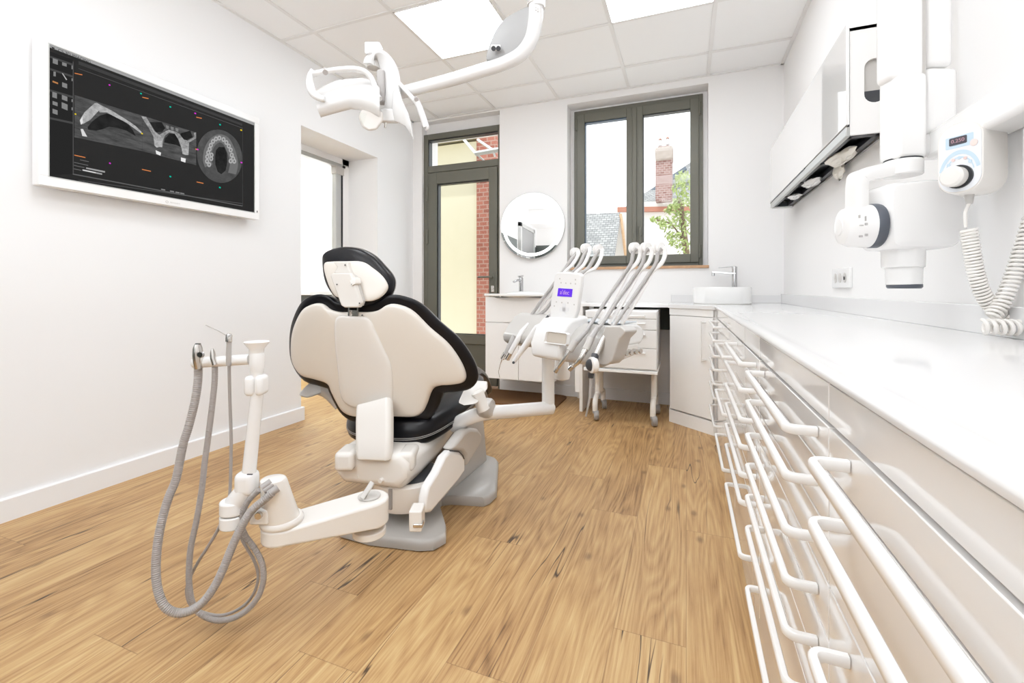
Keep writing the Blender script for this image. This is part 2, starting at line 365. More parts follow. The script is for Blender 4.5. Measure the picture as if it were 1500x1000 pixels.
# ------------------------------------------------------------ garden door (door_1)
d1 = struct('door_1', (-2.03, YB+.05, 0), 'olive-grey aluminium glazed door with transom', 'door')
y0, y1 = YB+.03, YB+.10
MB().box(DX0, DX0+.05, y0, y1, 0, DZ).box(DX1-.03, DX1, y0, y1, 0, DZ).box(DX0+.05, DX1-.03, y0, y1, DZ-.055, DZ).box(DX0+.05, DX1-.03, y0, y1, 2.07, 2.135).build('door_frame', M['frame'], d1, bevel=.004)
MB().box(DX0+.05, DX0+.056, y0+.01, y1, 2.135, DZ-.055).box(DX0+.05, DX1-.03, y0+.01, y1, DZ-.067, DZ-.055).build('transom_gasket', M['gasket'], d1)
MB().box(DX0+.05, DX1-.03, y0+.045, y0+.05, 2.135, DZ-.055).build('transom_glass', M['glass'], d1)
lx0, lx1 = DX0+.05, DX1-.03
leaf = MB().box(lx0+.006, lx0+.105, y0-.012, y1-.01, .02, 2.062).box(lx1-.088, lx1-.004, y0-.012, y1-.01, .02, 2.062).box(lx0+.105, lx1-.088, y0-.012, y1-.01, 1.95, 2.062).box(lx0+.105, lx1-.088, y0-.012, y1-.01, .40, .49).box(lx0+.105, lx1-.088, y0-.012, y1-.01, .02, .10).box(lx0+.105, lx1-.088, y0+.01, y0+.03, .10, .40)
lf = leaf.build('door_leaf', M['frame'], d1, bevel=.004)
gk = MB().box(lx0+.105, lx0+.117, y0, y1-.02, .49, 1.95).box(lx0+.105, lx1-.088, y0, y1-.02, 1.94, 1.95).box(lx0+.105, lx1-.088, y0, y1-.02, .49, .496).build('glass_gasket', M['gasket'], lf)
MB().box(lx0+.105, lx1-.088, y0+.03, y0+.036, .49, 1.95).build('door_glass', M['glass'], lf)
for z in (1.86, 1.44, .62):
    MB().cyl((lx0+.002, y0-.02, z-.07), (lx0+.002, y0-.02, z+.07), .011).build('hinge', M['frame'], d1)
hd = MB().obox((lx1-.045, y0-.017, 1.02), (.03, 0, 0), (0, .01, 0), (0, 0, .12)).cyl((lx1-.045, y0-.012, 1.035), (lx1-.045, y0-.065, 1.035), .009)
hd.tube(smooth_path([(lx1-.045, y0-.062, 1.035), (lx1-.07, y0-.066, 1.035), (lx1-.175, y0-.06, 1.035)], 5), .009)
hd.build('door_handle', M['frame'], lf, bevel=.002)
MB().obox((lx1-.045, y0-.017, .925), (.03, 0, 0), (0, .01, 0), (0, 0, .06)).cyl((lx1-.045, y0-.02, .93), (lx1-.045, y0-.03, .93), .011).build('door_lock', M['metal'], lf, bevel=.002)

# ------------------------------------------------------------ window
w1 = struct('window_1', (-.4, YB+.15, WZ0), 'olive-grey two-leaf casement window above the desk', 'window')
y0, y1 = YB+.12, YB+.19
MB().box(WX0, WX0+.03, y0, y1, WZ0, WZ1).box(WX1-.03, WX1, y0, y1, WZ0, WZ1).box(WX0+.03, WX1-.03, y0, y1, WZ1-.035, WZ1).box(WX0+.03, WX1-.03, y0, y1, WZ0, WZ0+.03).build('window_frame', M['frame'], w1, bevel=.003)
MX = -.408
for (a, b, hinge) in ((WX0+.029, MX-.001, 1), (MX+.001, WX1-.029, -1)):
    z0, z1 = WZ0+.029, WZ1-.034; w = .066
    ls = MB().box(a, a+w, y0-.014, y1-.01, z0, z1).box(b-w, b, y0-.014, y1-.01, z0, z1).box(a+w, b-w, y0-.014, y1-.01, z1-w-.01, z1).box(a+w, b-w, y0-.014, y1-.01, z0, z0+w+.005)
    sa = ls.build('casement', M['frame'], w1, bevel=.004)
    MB().box(a+w, a+w+.007, y0, y1-.02, z0+w, z1-w).box(a+w, b-w, y0, y1-.02, z1-w-.018, z1-w-.008).build('glass_gasket', mat('gasket_blue', (.02, .05, .09), .4) if hinge > 0 else M['gasket'], sa)
    MB().box(a+w, b-w, y0+.025, y0+.03, z0+w, z1-w).build('window_glass', M['glass'], sa)
    hx = a-.006 if hinge > 0 else b+.006
    for z in (z0+.09, z1-.09): MB().cyl((hx, y0-.018, z-.05), (hx, y0-.018, z+.05), .009).build('hinge', M['frame'], sa)
MB().box(MX-.018, MX+.018, y0-.026, y0-.014, WZ0+.04, WZ1-.045).build('meeting_strip', M['frame'], w1, bevel=.004)
wh = MB().obox((MX+.045, y0-.022, 1.42), (.028, 0, 0), (0, .016, 0), (0, 0, .075)).cyl((MX+.045, y0-.02, 1.43), (MX+.045, y0-.055, 1.43), .009).tube([V(MX+.045, y0-.05, 1.445), V(MX+.045, y0-.058, 1.40), V(MX+.045, y0-.055, 1.31)], .010)
wh.build('window_handle', M['frame'], w1, bevel=.002)
MB().box(WX0-.035, WX1+.04, YB-.02, YB+.13, WZ0-.022, WZ0).build('window_sill', M['sill'], w1, bevel=.003)

# ------------------------------------------------------------ opening to the next room
d2 = struct('door_2', (XL-.32, 2.85, 0), 'glass sliding door in pale aluminium frame', 'door')
xs = XL-.315
MB().box(xs-.05, xs, 3.10, 3.165, 0, 1.995).box(xs-.05, xs, 2.42, 3.22, 1.995, 2.03).box(xs-.05, xs, 2.42, 2.47, 0, 1.995).build('door_frame', M['alu'], d2, bevel=.004)
MB().box(xs-.05, xs+.004, 3.165, 3.18, 0, 1.995).build('black_seal', M['gasket'], d2)
MB().box(xs-.05, xs+.01, 3.09, 3.19, 1.93, 2.0).build('corner_bracket', M['lgrey'], d2, bevel=.003)
MB().box(xs-.03, xs-.022, 2.47, 3.10, .05, 1.995).build('door_glass', M['glass'], d2)
st(MB().box(xs-.06, xs, 3.18, OY1+.02, 0, 2.1).box(xs-.06, xs, 2.35, OY1+.02, 2.03, 2.12).build('trim_3', M['wall']), 'white jamb of the opening', 'jamb')
# next room
st(MB().box(-5.6, -5.5, 1.0, 4.1, 0, 2.6).box(-5.6, -2.86, 4.1, 4.2, 0, 2.6).box(-5.6, -2.86, .9, 1.0, 0, 2.6).build('wall_next_room', M['wall']), 'bright white walls of the next room', 'wall')
st(MB().box(-5.6, -2.86, .9, 4.2, 2.45, 2.55).build('ceiling_next_room', M['ceil']), 'white ceiling of the next room', 'ceiling')
nl = thing('ceiling_light', 'glowing ceiling panel added to brighten the next room beyond the opening', 'ceiling light', (-4.1, 3.2, 2.44), group='square ceiling panels')
MB().box(-4.6, -3.6, 2.6, 3.8, 2.435, 2.449).build('diffuser', emis('next_room_fill', (1, 1, .99), 16), nl)  # emissive sheet added to light the next room, not a known fitting
q = thing('glazed_screen', 'pale aluminium framed glass screen in the next room behind the opening', 'glass screen', (-3.4, 3.95, 0))
MB().box(-3.56, -3.50, 3.95, 4.0, 0, 2.02).box(-3.25, -3.20, 3.95, 4.0, 0, 2.02).box(-3.56, -3.2, 3.95, 4.0, 2.02, 2.07).build('screen_frame', M['alu'], q, bevel=.003)
MB().box(-3.50, -3.25, 3.97, 3.975, 0, 2.02).build('screen_glass', M['glass'], q)
q = thing('low_cabinet', 'dark grey cabinet with white top in the next room', 'cabinet', (-4.2, 3.9, 0))
MB().box(-4.7, -3.7, 3.65, 4.09, 0, .86).build('cabinet_body', M['dado'], q, bevel=.003)
MB().box(-4.72, -3.68, 3.63, 4.09, .86, .90).build('cabinet_top', M['white'], q, bevel=.003)

# ============================================================ TELEVISION on left wall
tv = thing('wall_monitor', 'large white-framed wall monitor showing dental jaw scans', 'monitor', (XL, 1.51, 1.66))
X1 = -2.45
ty0, ty1, tz0, tz1 = 1.006, 2.016, 1.350, 1.975
sy0, sy1, sz0, sz1 = 1.038, 1.981, 1.390, 1.936
MB().box(X1-.055, X1-.004, ty0, ty1, tz0, tz1).build('housing', M['white'], tv, bevel=.005)
bz = MB().box(X1-.01, X1, ty0, ty1, sz1, tz1).box(X1-.01, X1, ty0, ty1, tz0, sz0).box(X1-.01, X1, ty0, sy0, sz0, sz1).box(X1-.01, X1, sy1, ty1, sz0, sz1)
bez = bz.build('bezel', M['white'], tv, bevel=.002)
il = MB().box(X1-.006, X1+.0008, sy0-.004, sy1+.004, sz1, sz1+.004).box(X1-.006, X1+.0008, sy0-.004, sy1+.004, sz0-.004, sz0).box(X1-.006, X1+.0008, sy0-.004, sy0, sz0, sz1).box(X1-.006, X1+.0008, sy1, sy1+.004, sz0, sz1)
il.build('inner_lip', M['alu'], bez)
scr = MB().box(X1-.0035, X1-.003, sy0, sy1, sz0, sz1).build('screen', M['screen'], tv)
MB().box(XL, X1-.05, 1.3, 1.72, 1.5, 1.82).build('wall_bracket', M['metal'], tv)
def sp(px, py, e=0): return at(px, py, X=X1-.0025+e)
def spoly(pts, m, name, e=0):
    P = [sp(x, y, e) for x, y in pts]
    return MB().prism(P, (.0002, 0, 0)).build(name, m, scr)
E = {}
def em(c):
    if c not in E: E[c] = emis('screen_%d' % len(E), c if isinstance(c, tuple) else (c, c, c), .62)
    return E[c]
def scan_mat(name, lo, hi, sc, st_=(1, 1, 1)):
    m, nt, p = newmat(name); nt.nodes.remove(p); tc = nt.nodes.new('ShaderNodeTexCoord'); mp = nt.nodes.new('ShaderNodeMapping'); mp.inputs['Scale'].default_value = st_
    n = nt.nodes.new('ShaderNodeTexNoise'); n.inputs['Scale'].default_value = sc; n.inputs['Detail'].default_value = 6; n.inputs['Roughness'].default_value = .65
    r = nt.nodes.new('ShaderNodeMapRange'); r.inputs[1].default_value = .3; r.inputs[2].default_value = .7; r.inputs[3].default_value = lo*.6; r.inputs[4].default_value = hi*.6
    e = nt.nodes.new('ShaderNodeEmission'); L = nt.links
    L.new(tc.outputs['Object'], mp.inputs[0]); L.new(mp.outputs[0], n.inputs['Vector']); L.new(n.outputs['Fac'], r.inputs[0]); L.new(r.outputs[0], e.inputs[0]); L.new(e.outputs[0], nt.nodes['Material Output'].inputs[0])
    return m
sc1 = scan_mat('scan_tissue', .045, .13, 14, (1, 1, 4)); sc2 = scan_mat('scan_bone', .30, .62, 60); sc3 = scan_mat('scan_disc', .065, .11, 20); sc4 = scan_mat('scan_dark', .012, .03, 20)
z3 = lambda L_: [(x/3, y/3) for x, y in L_]
zb = lambda L_: [(90+x/5.882, 120+y/5.882) for x, y in L_]
zc = lambda L_: [(200+x/5.714, 150+y/5.714) for x, y in L_]
spoly(z3([(218, 192), (1117, 539), (1117, 551), (218, 208)]), em(.38), 'title_bar')
spoly(z3([(345, 268), (1065, 543), (1065, 553), (345, 283)]), em(.055), 'tab_strip', .0002)
spoly(z3([(218, 226), (320, 262), (320, 764), (218, 768)]), em(.022), 'tool_column')
for a, b in (((218, 244), (320, 280)), ((218, 298), (320, 332)), ((218, 392), (320, 422)), ((218, 514), (320, 536))):
    spoly(z3([a, b, (b[0], b[1]+9), (a[0], a[1]+9)]), em(.07), 'section_bar', .0002)
for cx, cy, w, h in ((243, 270, 22, 22), (283, 283, 20, 14), (240, 325, 10, 20), (243, 362, 24, 7), (284, 375, 22, 20), (240, 418, 20, 24), (284, 431, 24, 20), (242, 455, 22, 16), (284, 467, 26, 26), (242, 491, 22, 20), (317, 296, 5, 16), (317, 350, 5, 12), (317, 442, 5, 12), (317, 478, 5, 12)):
    k = .38*w/24
    spoly(z3([(cx-w/2, cy-h/2-k*w/2), (cx+w/2, cy-h/2+k*w/2), (cx+w/2, cy+h/2+k*w/2), (cx-w/2, cy+h/2-k*w/2)]), em(.24 if cy != 362 else (.5, .22, .08)), 'tool_icon', .0004)
spoly(z3([(272, 322), (276, 322), (295, 350), (291, 352)]), em(.5), 'tool_icon', .0004)
spoly(z3([(320, 270), (323, 271), (323, 764), (320, 764)]), em(.10), 'window_line', .0004)
spoly(z3([(320, 762), (1066, 903), (1066, 907), (320, 767)]), em(.12), 'window_line', .0004)
spoly(z3([(345, 790), (1066, 893), (1066, 896), (345, 793)]), em(.08), 'window_line', .0004)
spoly(z3([(345, 300), (1066, 562), (1066, 564), (345, 302)]), em(.10), 'window_line', .0004)
spoly(z3([(1065, 560), (1067, 560), (1067, 905), (1065, 905)]), em(.06), 'window_line', .0004)
# scan 1: palate profile
spoly(z3([(327, 417), (625, 508), (625, 664), (327, 603)]), sc1, 'scan_image')
spoly(zb([(225, 390), (265, 340), (330, 290), (390, 272), (450, 290), (520, 330), (580, 370), (615, 415), (640, 465), (560, 420), (480, 395), (410, 385), (360, 405), (300, 420), (230, 410)]), sc4, 'scan_cavity', .0003)
spoly(zb([(165, 365), (158, 330), (175, 300), (200, 260), (250, 215), (290, 180), (345, 210), (330, 240), (290, 280), (250, 325), (215, 345), (185, 362)]), sc2, 'scan_bone_shape', .0005)
spoly(zb([(300, 178), (350, 205), (430, 245), (520, 300), (590, 345), (640, 380), (690, 430), (690, 445), (620, 395), (560, 350), (470, 305), (390, 262), (330, 262), (310, 220)]), sc2, 'scan_bone_shape', .0005)
spoly(zb([(165, 405), (185, 405), (222, 472), (180, 465)]), em(.75), 'scan_tooth', .0006)
spoly(zb([(160, 330), (180, 300), (185, 350), (170, 368)]), em(.85), 'scan_tooth', .0007)
# scan 2: molars
spoly(z3([(625.5, 508), (862, 582), (862, 726), (625.5, 664)]), sc1, 'scan_image')
spoly(zc([(230, 335), (240, 300), (275, 262), (320, 262), (350, 290), (370, 330), (375, 375), (330, 355), (280, 345)]), sc4, 'scan_cavity', .0003)
spoly(zc([(110, 165), (210, 165), (240, 215), (215, 245), (165, 250), (140, 215)]), sc4, 'scan_cavity', .0003)
spoly(zc([(365, 260), (450, 235), (470, 290), (420, 315), (380, 305)]), sc4, 'scan_cavity', .0003)
spoly(zc([(40, 115), (80, 120), (110, 170), (150, 240), (190, 270), (235, 245), (270, 228), (330, 245), (360, 265), (395, 310), (430, 320), (480, 290), (480, 255), (498, 250), (498, 300), (440, 335), (435, 440), (410, 440), (385, 430), (375, 380), (350, 310), (320, 262), (275, 250), (240, 275), (225, 310), (215, 375), (190, 372), (165, 375), (150, 360), (140, 280), (100, 210), (60, 150)]), scan_mat('scan_bone_soft', .16, .5, 70), 'scan_bone_shape', .0005)
spoly(zc([(150, 305), (165, 320), (205, 320), (215, 300), (213, 375), (190, 372), (170, 378), (152, 355)]), sc2, 'scan_tooth', .0006)
spoly(zc([(380, 375), (395, 385), (425, 385), (437, 375), (434, 440), (410, 436), (385, 430)]), sc2, 'scan_tooth', .0006)
spoly(zc([(160, 400), (205, 420), (200, 445), (165, 430)]), em(.9), 'scan_tooth', .0007)
spoly(zc([(372, 460), (412, 470), (408, 503), (372, 490)]), em(.9), 'scan_tooth', .0007)
for a, b in ((245, 190), (285, 200), (325, 212)):
    spoly(zc([(a, b), (a+26, b+8), (a+24, b+34), (a+4, b+28)]), em(.22), 'scan_cell', .0006)
# scan 3: round slice of the dental arch
spoly(zc([(695+190*math.cos(t)+10*math.sin(t)*0, 450-222*math.sin(t)+math.cos(t)*22) for t in [2*PI*k/48 for k in range(48)]]), sc3, 'scan_disc_image', .0003)
spoly(zc([(665, 400), (690, 372), (735, 375), (755, 420), (760, 500), (745, 570), (710, 600), (680, 580), (660, 520), (658, 450)]), sc4, 'scan_cavity', .0005)
arch = smooth_path([(605, 530, 0), (590, 480, 0), (600, 400, 0), (635, 335, 0), (690, 300, 0), (745, 320, 0), (780, 380, 0), (805, 450, 0), (815, 520, 0), (800, 595, 0)], 6)
bandp = []
for i, p in enumerate(arch):
    a = arch[max(0, i-1)]; b = arch[min(len(arch)-1, i+1)]; tt = (b-a).normalized(); bandp.append((p, V(-tt.y, tt.x, 0)))
spoly(zc([(p.x+n.x*34, p.y+n.y*34) for p, n in bandp]+[(p.x-n.x*34, p.y-n.y*34) for p, n in reversed(bandp)]), em(.17), 'scan_arch', .0005)
teeth = [(608, 520), (590, 492), (625, 470), (592, 455), (628, 440), (600, 420), (612, 390), (622, 358), (640, 326), (665, 305), (693, 298), (728, 310), (752, 335), (772, 365), (788, 398), (797, 440), (808, 470), (788, 490), (818, 492)]
for (x, y) in teeth:
    spoly(zc([(x+17*math.cos(t), y+21*math.sin(t)) for t in [2*PI*k/14 for k in range(14)]]), em(.42), 'scan_tooth', .0007)
    spoly(zc([(x+6*math.cos(t), y+8*math.sin(t)) for t in [2*PI*k/8 for k in range(8)]]), em(.14), 'scan_root', .0009)
OR = (.75, .25, .08); CY = (0., .6, .42); MG = (.75, .04, .72); YE = (.85, .62, .02)
def mark(px, py, c, w=2.4, h=2.6, name='marker'): spoly([(px-w/2, py-h/2), (px+w/2, py-h/2+w*.3), (px+w/2, py+h/2), (px-w/2, py+h/2-w*.3)], em(c), name, .0009)
for x, y, c in ((160.5, 124.5, MG), (206.5, 137, CY), (249.5, 156.5, CY), (286, 166, MG), (322.3, 182.5, CY), (353.3, 190.5, YE), (110.5, 167, YE), (208, 195.5, YE), (287.5, 218.5, OR), (289.5, 218.8, MG), (353.7, 238, MG), (161, 239, MG), (249.5, 258.5, CY), (322, 274.5, CY)): mark(x, y, c)
for x, y, w in ((115, 108.5, 11), (213, 143.5, 9), (291.5, 172.5, 8), (117, 229, 16), (214.5, 249.5, 13), (293, 267.5, 10)):
    spoly([(x-w/2, y-.7-w*.11), (x+w/2, y-.7+w*.11), (x+w/2, y+.5+w*.11), (x-w/2, y+.5-w*.11)], em(OR), 'value_text', .0009)
spoly(zb([(212, 735), (375, 768), (375, 782), (212, 748)]), em(.35), 'slider', .0009)
spoly(zb([(182, 752), (350, 787), (350, 800), (182, 765)]), em(.35), 'slider', .0009)
spoly(zb([(182, 755), (295, 778), (295, 785), (182, 760)]), em(.85), 'slider', .0011)
for a in ((110, 690, 120), (108, 716, 90), (106, 745, 65), (160, 668, 75)): spoly(zb([(a[0], a[1]), (a[0]+a[2], a[1]+a[2]*.22), (a[0]+a[2], a[1]+a[2]*.22+5), (a[0], a[1]+5)]), em(.16), 'caption', .0009)
for x in (236, 249, 257, 264): spoly([(x, 276.2+(x-236)*.2), (x+6, 277.4+(x-236)*.2), (x+6, 279+(x-236)*.2), (x, 277.8+(x-236)*.2)], em(.25), 'caption', .0009)
text('title_text', 'CS 3D IMAGING', .0155, sp(85, 73.2, .0012), (0, 1, 0), (0, 0, 1), em(.06), scr, align='LEFT')
spoly([(75, 68), (80, 70), (79.5, 73.5), (77, 72)], em(.05), 'title_icon', .001)
lg = MB(); c0 = at(244.5, 295.5, X=X1)+V(.0006, 0, 0)
lg.tube([c0+V(0, math.cos(t)*.0055, math.sin(t)*.0055) for t in [2*PI*k/20 for k in range(21)]], .0009, 6)
lg.build('maker_emblem', M['hose'], bez)
text('maker_text', 'MEDIADENT', .009, at(249, 296.3, X=X1)+V(.0005, 0, 0), (0, 1, 0), (0, 0, 1), M['lgrey'], bez, align='LEFT')
MB().box(X1-.001, X1+.002, 1.997, 2.002, 1.392, 1.404).build('power_button', M['dark'], bez)

# ============================================================ ROUND MIRROR
mc = V(-1.275, YB-.035, 1.487); a = math.radians(3.0)
mn = V(math.sin(a), -math.cos(a), 0)
mi = thing('round_mirror', 'round wall mirror with lit white ring above the vanity', 'mirror', (mc.x, YB, mc.z))
MB().lathe([(.285, -.02), (.297, -.012), (.297, -.002), (.294, 0)], mc, mn, 64).build('mirror_rim', M['alu'], mi)
MB().lathe([(.293, 0), (.293, .001)], mc, mn, 64).build('mirror_glass', M['mirror'], mi)
rr = []
MBm = MB(); n = 72
u = V(0, 0, 1); w = mn.cross(u)
MBm.loft([[mc+mn*.0016+(u*math.cos(2*PI*k/n)+w*math.sin(2*PI*k/n))*r for k in range(n)] for r in (.272, .247)], caps=False)
MBm.build('light_ring', M['ledring'], mi)
MB().cyl(mc-mn*.03, mc-mn*.018, .12).build('wall_mount', M['white'], mi)

# ============================================================ VANITY
va = thing('vanity_unit', 'white wall-hung vanity with basin beside the garden door', 'vanity', (-1.245, YB, .2))
vx0, vx1, vy = -1.54, -.955, 3.36
MB().box(vx0+.003, vx1-.003, vy+.02, YB, .20, .855).build('cabinet_body', M['matt'], va, bevel=.003)
# drawer front with dished top edge
n = 18; pl = [(vx0+.003, vy, .655), (vx1-.003, vy, .655)]
for k in range(n+1):
    x = vx1-.003-(vx1-vx0-.006)*k/n; tt = (k/n-.5)*2; dip = .036*max(0, 1-(abs(tt)/.8)**2) if abs(tt) < .8 else 0
    pl.append((x, vy, .862-dip))
MB().prism(pl, (0, .018, 0)).build('drawer', M['matt'], va)
for (xa, xb) in ((vx0+.003, -1.250), (-1.245, vx1-.003)): MB().box(xa, xb, vy, vy+.018, .197, .650).build('door', M['matt'], va, bevel=.002)
# basin: slab with bulged front lip
pl = []
for k in range(n+1):
    x = vx0-.004+(vx1-vx0+.008)*k/n; tt = (k/n-.5)*2; pl.append((x, vy-.012-.045*max(0, 1-(abs(tt)/.85)**2), .866))
pl += [(vx1+.004, YB, .866), (vx0-.004, YB, .866)]
MB().prism(pl, (0, 0, .02)).build('basin', M['ceramic'], va, bevel=.005)
MB().ell((-1.245, 3.50, .866), (.21, 0, 0), (0, .13, 0), (0, 0, -.04)).build('basin_bowl', M['ceramic'], va)
tp = thing('basin_tap', 'chrome lever tap on the vanity basin under the mirror', 'tap', (-1.30, 3.70, .886))
tx, ty = -1.335, 3.66
MB().cyl((tx, ty, .886), (tx, ty, 1.02), .019).lathe([(.026, 0), (.026, .006), (.02, .008)], (tx, ty, .886)).build('tap_body', M['chrome'], tp)
MB().tube(smooth_path([(tx, ty, .99), (tx-.01, ty-.05, 1.0), (tx-.02, ty-.12, .985)], 5), .013, flat=.7).build('spout', M['chrome'], tp)
MB().obox((tx, ty-.01, 1.035), (.03, 0, 0), (0, .07, .01), (0, -.004, .014)).cyl((tx, ty, 1.0), (tx, ty, 1.035), .014).build('lever', M['chrome'], tp, bevel=.004)
sdp = MB().lathe([(.02, 0), (.022, .03), (.013, .05), (.004, .075), (.004, .085)], (-.995, 3.6, .886)).build('soap_bottle', M['white'])
tag(sdp, 'small white pointed bottle at the right end of the vanity', 'bottle')

# mat
mm = MB().prism([(x*.40-1.34, y*.23+3.54, .0) for x, y in [(math.copysign(abs(math.cos(t))**.25, math.cos(t)), math.copysign(abs(math.sin(t))**.25, math.sin(t))) for t in [2*PI*k/40 for k in range(40)]]], (0, 0, .012)).build('door_mat', M['mat'])
tag(mm, 'brown rectangular door mat on the floor in front of the vanity', 'door mat')

# ============================================================ DESK, CORNER CABINET, WORKTOPS
FX = .172
CT = .819
dk = thing('desk_shelf', 'thin white desk top below the window with left side panel', 'desk', (-.42, YB, 0))
MB().box(-.755, -.115, 3.345, YB, CT-.026, CT).build('desk_top', M['gloss'], dk, bevel=.004)
MB().box(-.752, -.728, 3.345, 3.60, 0, CT-.026).build('side_panel', M['matt'], dk, bevel=.002)
MB().box(-.79, -.7525, 3.36, 3.60, .14, CT-.0).build('side_cladding', M['matt'], dk, bevel=.004)
MB().box(-.727, -.115, YB-.03, YB-.002, .60, CT-.026).build('rear_rail', M['dado'], dk)
MB().box(-.86, -.792, YB-.06, YB, .0, CT).build('end_panel', M['matt'], dk)
# corner cabinet (diagonal front)
cc = thing('corner_cabinet', 'white corner cabinet with slanted door under the round washbasin', 'cabinet', (.2, 3.5, 0))
A, B = V(-.112, 3.325, 0), V(FX-.012, 3.095, 0)
foot = [A, B, V(XR-.008, 3.095, 0), V(XR-.008, YB-.022, 0), V(-.112, YB-.022, 0)]
e = (B-A).normalized(); nrm = V(e.y, -e.x, 0)
MB().prism([p+V(0, 0, .0) for p in foot], (0, 0, .085)).build('plinth', M['matt'], cc)
MB().prism([p+V(0, 0, .09)-(nrm*.014 if i < 2 else V(0, 0, 0)) for i, p in enumerate(foot)], (0, 0, .70)).build('cabinet_body', M['gloss'], cc)
dr = MB().prism([A+e*.006+V(0, 0, .096), B-e*.004+V(0, 0, .096), B-e*.004-nrm*.014+V(0, 0, .096), A+e*.006-nrm*.014+V(0, 0, .096)], (0, 0, .645)).build('door', M['gloss'], cc, bevel=.002)
MB().prism([A+e*.003+V(0, 0, .746), B-e*.002+V(0, 0, .746), B-e*.002-nrm*.014+V(0, 0, .746), A+e*.003-nrm*.014+V(0, 0, .746)], (0, 0, .046)).build('fascia', M['gloss'], cc, bevel=.001)
h0 = B-e*.060
MB().tube(smooth_path([h0+V(0, 0, .47), h0+nrm*.035+V(0, 0, .47), h0+nrm*.042+V(0, 0, .48), h0+nrm*.042+V(0, 0, .70), h0+nrm*.035+V(0, 0, .71), h0+V(0, 0, .71)], 4), .006).build('handle', M['handle'], dr)
# long worktop with rolled nosing, wraps round the corner
wt = thing('worktop', 'long glossy white worktop along the right wall', 'worktop', (.42, 1.6, CT))
prof = [(FX-.001, CT-.0145), (FX-.0045, CT-.012)]
for k in range(9):
    t = math.radians(180-11.25*k); prof.append((FX+.014+.019*math.cos(t), CT-.007+.009*math.sin(t)))
prof += [(FX+.022, CT+.0018), (FX+.036, CT-.0012), (FX+.043, CT), (XR-.005, CT), (XR-.005, CT-.0150), (FX+.01, CT-.0150)]
MB().prism([(x, -.1, z) for x, z in prof], (0, 3.195, 0)).build('worktop_slab', M['top'], wt)
MB().prism([A+V(-.0, -.004, CT-.027)+nrm*.008, B+V(0, 0, CT-.027)+nrm*.010, V(XR-.004, 3.095, CT-.027), V(XR-.004, YB-.002, CT-.027), V(-.112, YB-.002, CT-.027)], (0, 0, .027)).build('worktop_corner', M['top'], wt, bevel=.003)
MB().box(XR-.02, XR-.001, -.1, YB-.002, CT, CT+.068).box(-.112, XR-.02, YB-.02, YB-.002, CT, CT+.06).build('upstand', M['top'], wt, bevel=.002)

# drawer cabinets along the right wall
ZH = [.725, .656, .577, .505, .431, .357, .214]
edges = [.747, .686, .612, .541, .468, .394, .321, .1]
def bar_handle(y0, y1, z, parent):
    o = .037; x = FX-.001; t = .0105; r = .014
    pts = [V(x, y0, z), V(x-o+r, y0, z)]
    for k in range(1, 6):
        a_ = PI/2*k/5; pts.append(V(x-o+r-r*math.sin(a_), y0+r-r*math.cos(a_), z))
    for k in range(0, 6):
        a_ = PI/2*k/5; pts.append(V(x-o+r-r*math.cos(a_), y1-r+r*math.sin(a_), z))
    pts.append(V(x, y1, z))
    rings = []
    fr = frames(pts)
    for p, (u_, w_, T_) in zip(pts, fr):
        side = T_.cross(V(0, 0, 1)).normalized()
        rings.append([p+side*t/2*a_+V(0, 0, 1)*.0065*b_ for a_, b_ in ((-1, -.7), (-.7, -1), (.7, -1), (1, -.7), (1, .7), (.7, 1), (-.7, 1), (-1, .7))])
    return MB().loft(rings).build('handle', M['handle'], parent)
mods = [(3.09, 2.49, [0, 1, 2, 3, 4, 5, 6], 'farthest drawer cabinet of the right-hand run, beside the corner cabinet'),
        (2.49, 1.89, [1, 4, 6], 'second drawer cabinet from the far end, with deeper drawers'),
        (1.89, 1.28, [0, 1, 2, 3, 4, 5, 6], 'middle drawer cabinet of the glossy white run, seven bar handles'),
        (1.28, .69, [0, 1, 2, 3, 4, 5, 6], 'glossy white drawer cabinet, second nearest, seven white bar handles'),
        (.69, .06, [0, 1, 3, 5, 6], 'nearest glossy white drawer cabinet with big bar handles, at right edge')]
for (ya, yb, rows, lab) in mods:
    t = thing('drawer_cabinet', lab, 'cabinet', (.42, (ya+yb)/2, 0), group='drawer cabinets under the worktop')
    MB().box(FX+.018, XR-.006, yb+.001, ya-.001, .085, CT-.0165).build('cabinet_body', M['matt'], t)
    MB().box(FX+.004, XR-.006, yb, ya, 0, .085).build('plinth', M['front'], t)
    MB().box(FX, FX+.018, yb+.0015, ya-.0015, .752, CT-.0162).build('fascia', M['front'], t, bevel=.0012, seg=2)
    for i, rI in enumerate(rows):
        top = .747 if i == 0 else (edges[rI] if rows[i-1] == rI-1 else edges[rI])
        if i > 0: top = edges[rI]
        bot = edges[rows[i+1]] if i+1 < len(rows) else .092
        if i == 0: top = .747
        d = MB().box(FX, FX+.018, yb+.0015, ya-.0015, bot+.0015, top-.0015).build('drawer', M['front'], t, bevel=.0012, seg=2)
        bar_handle(yb+.052, ya-.08, ZH[rI], d)

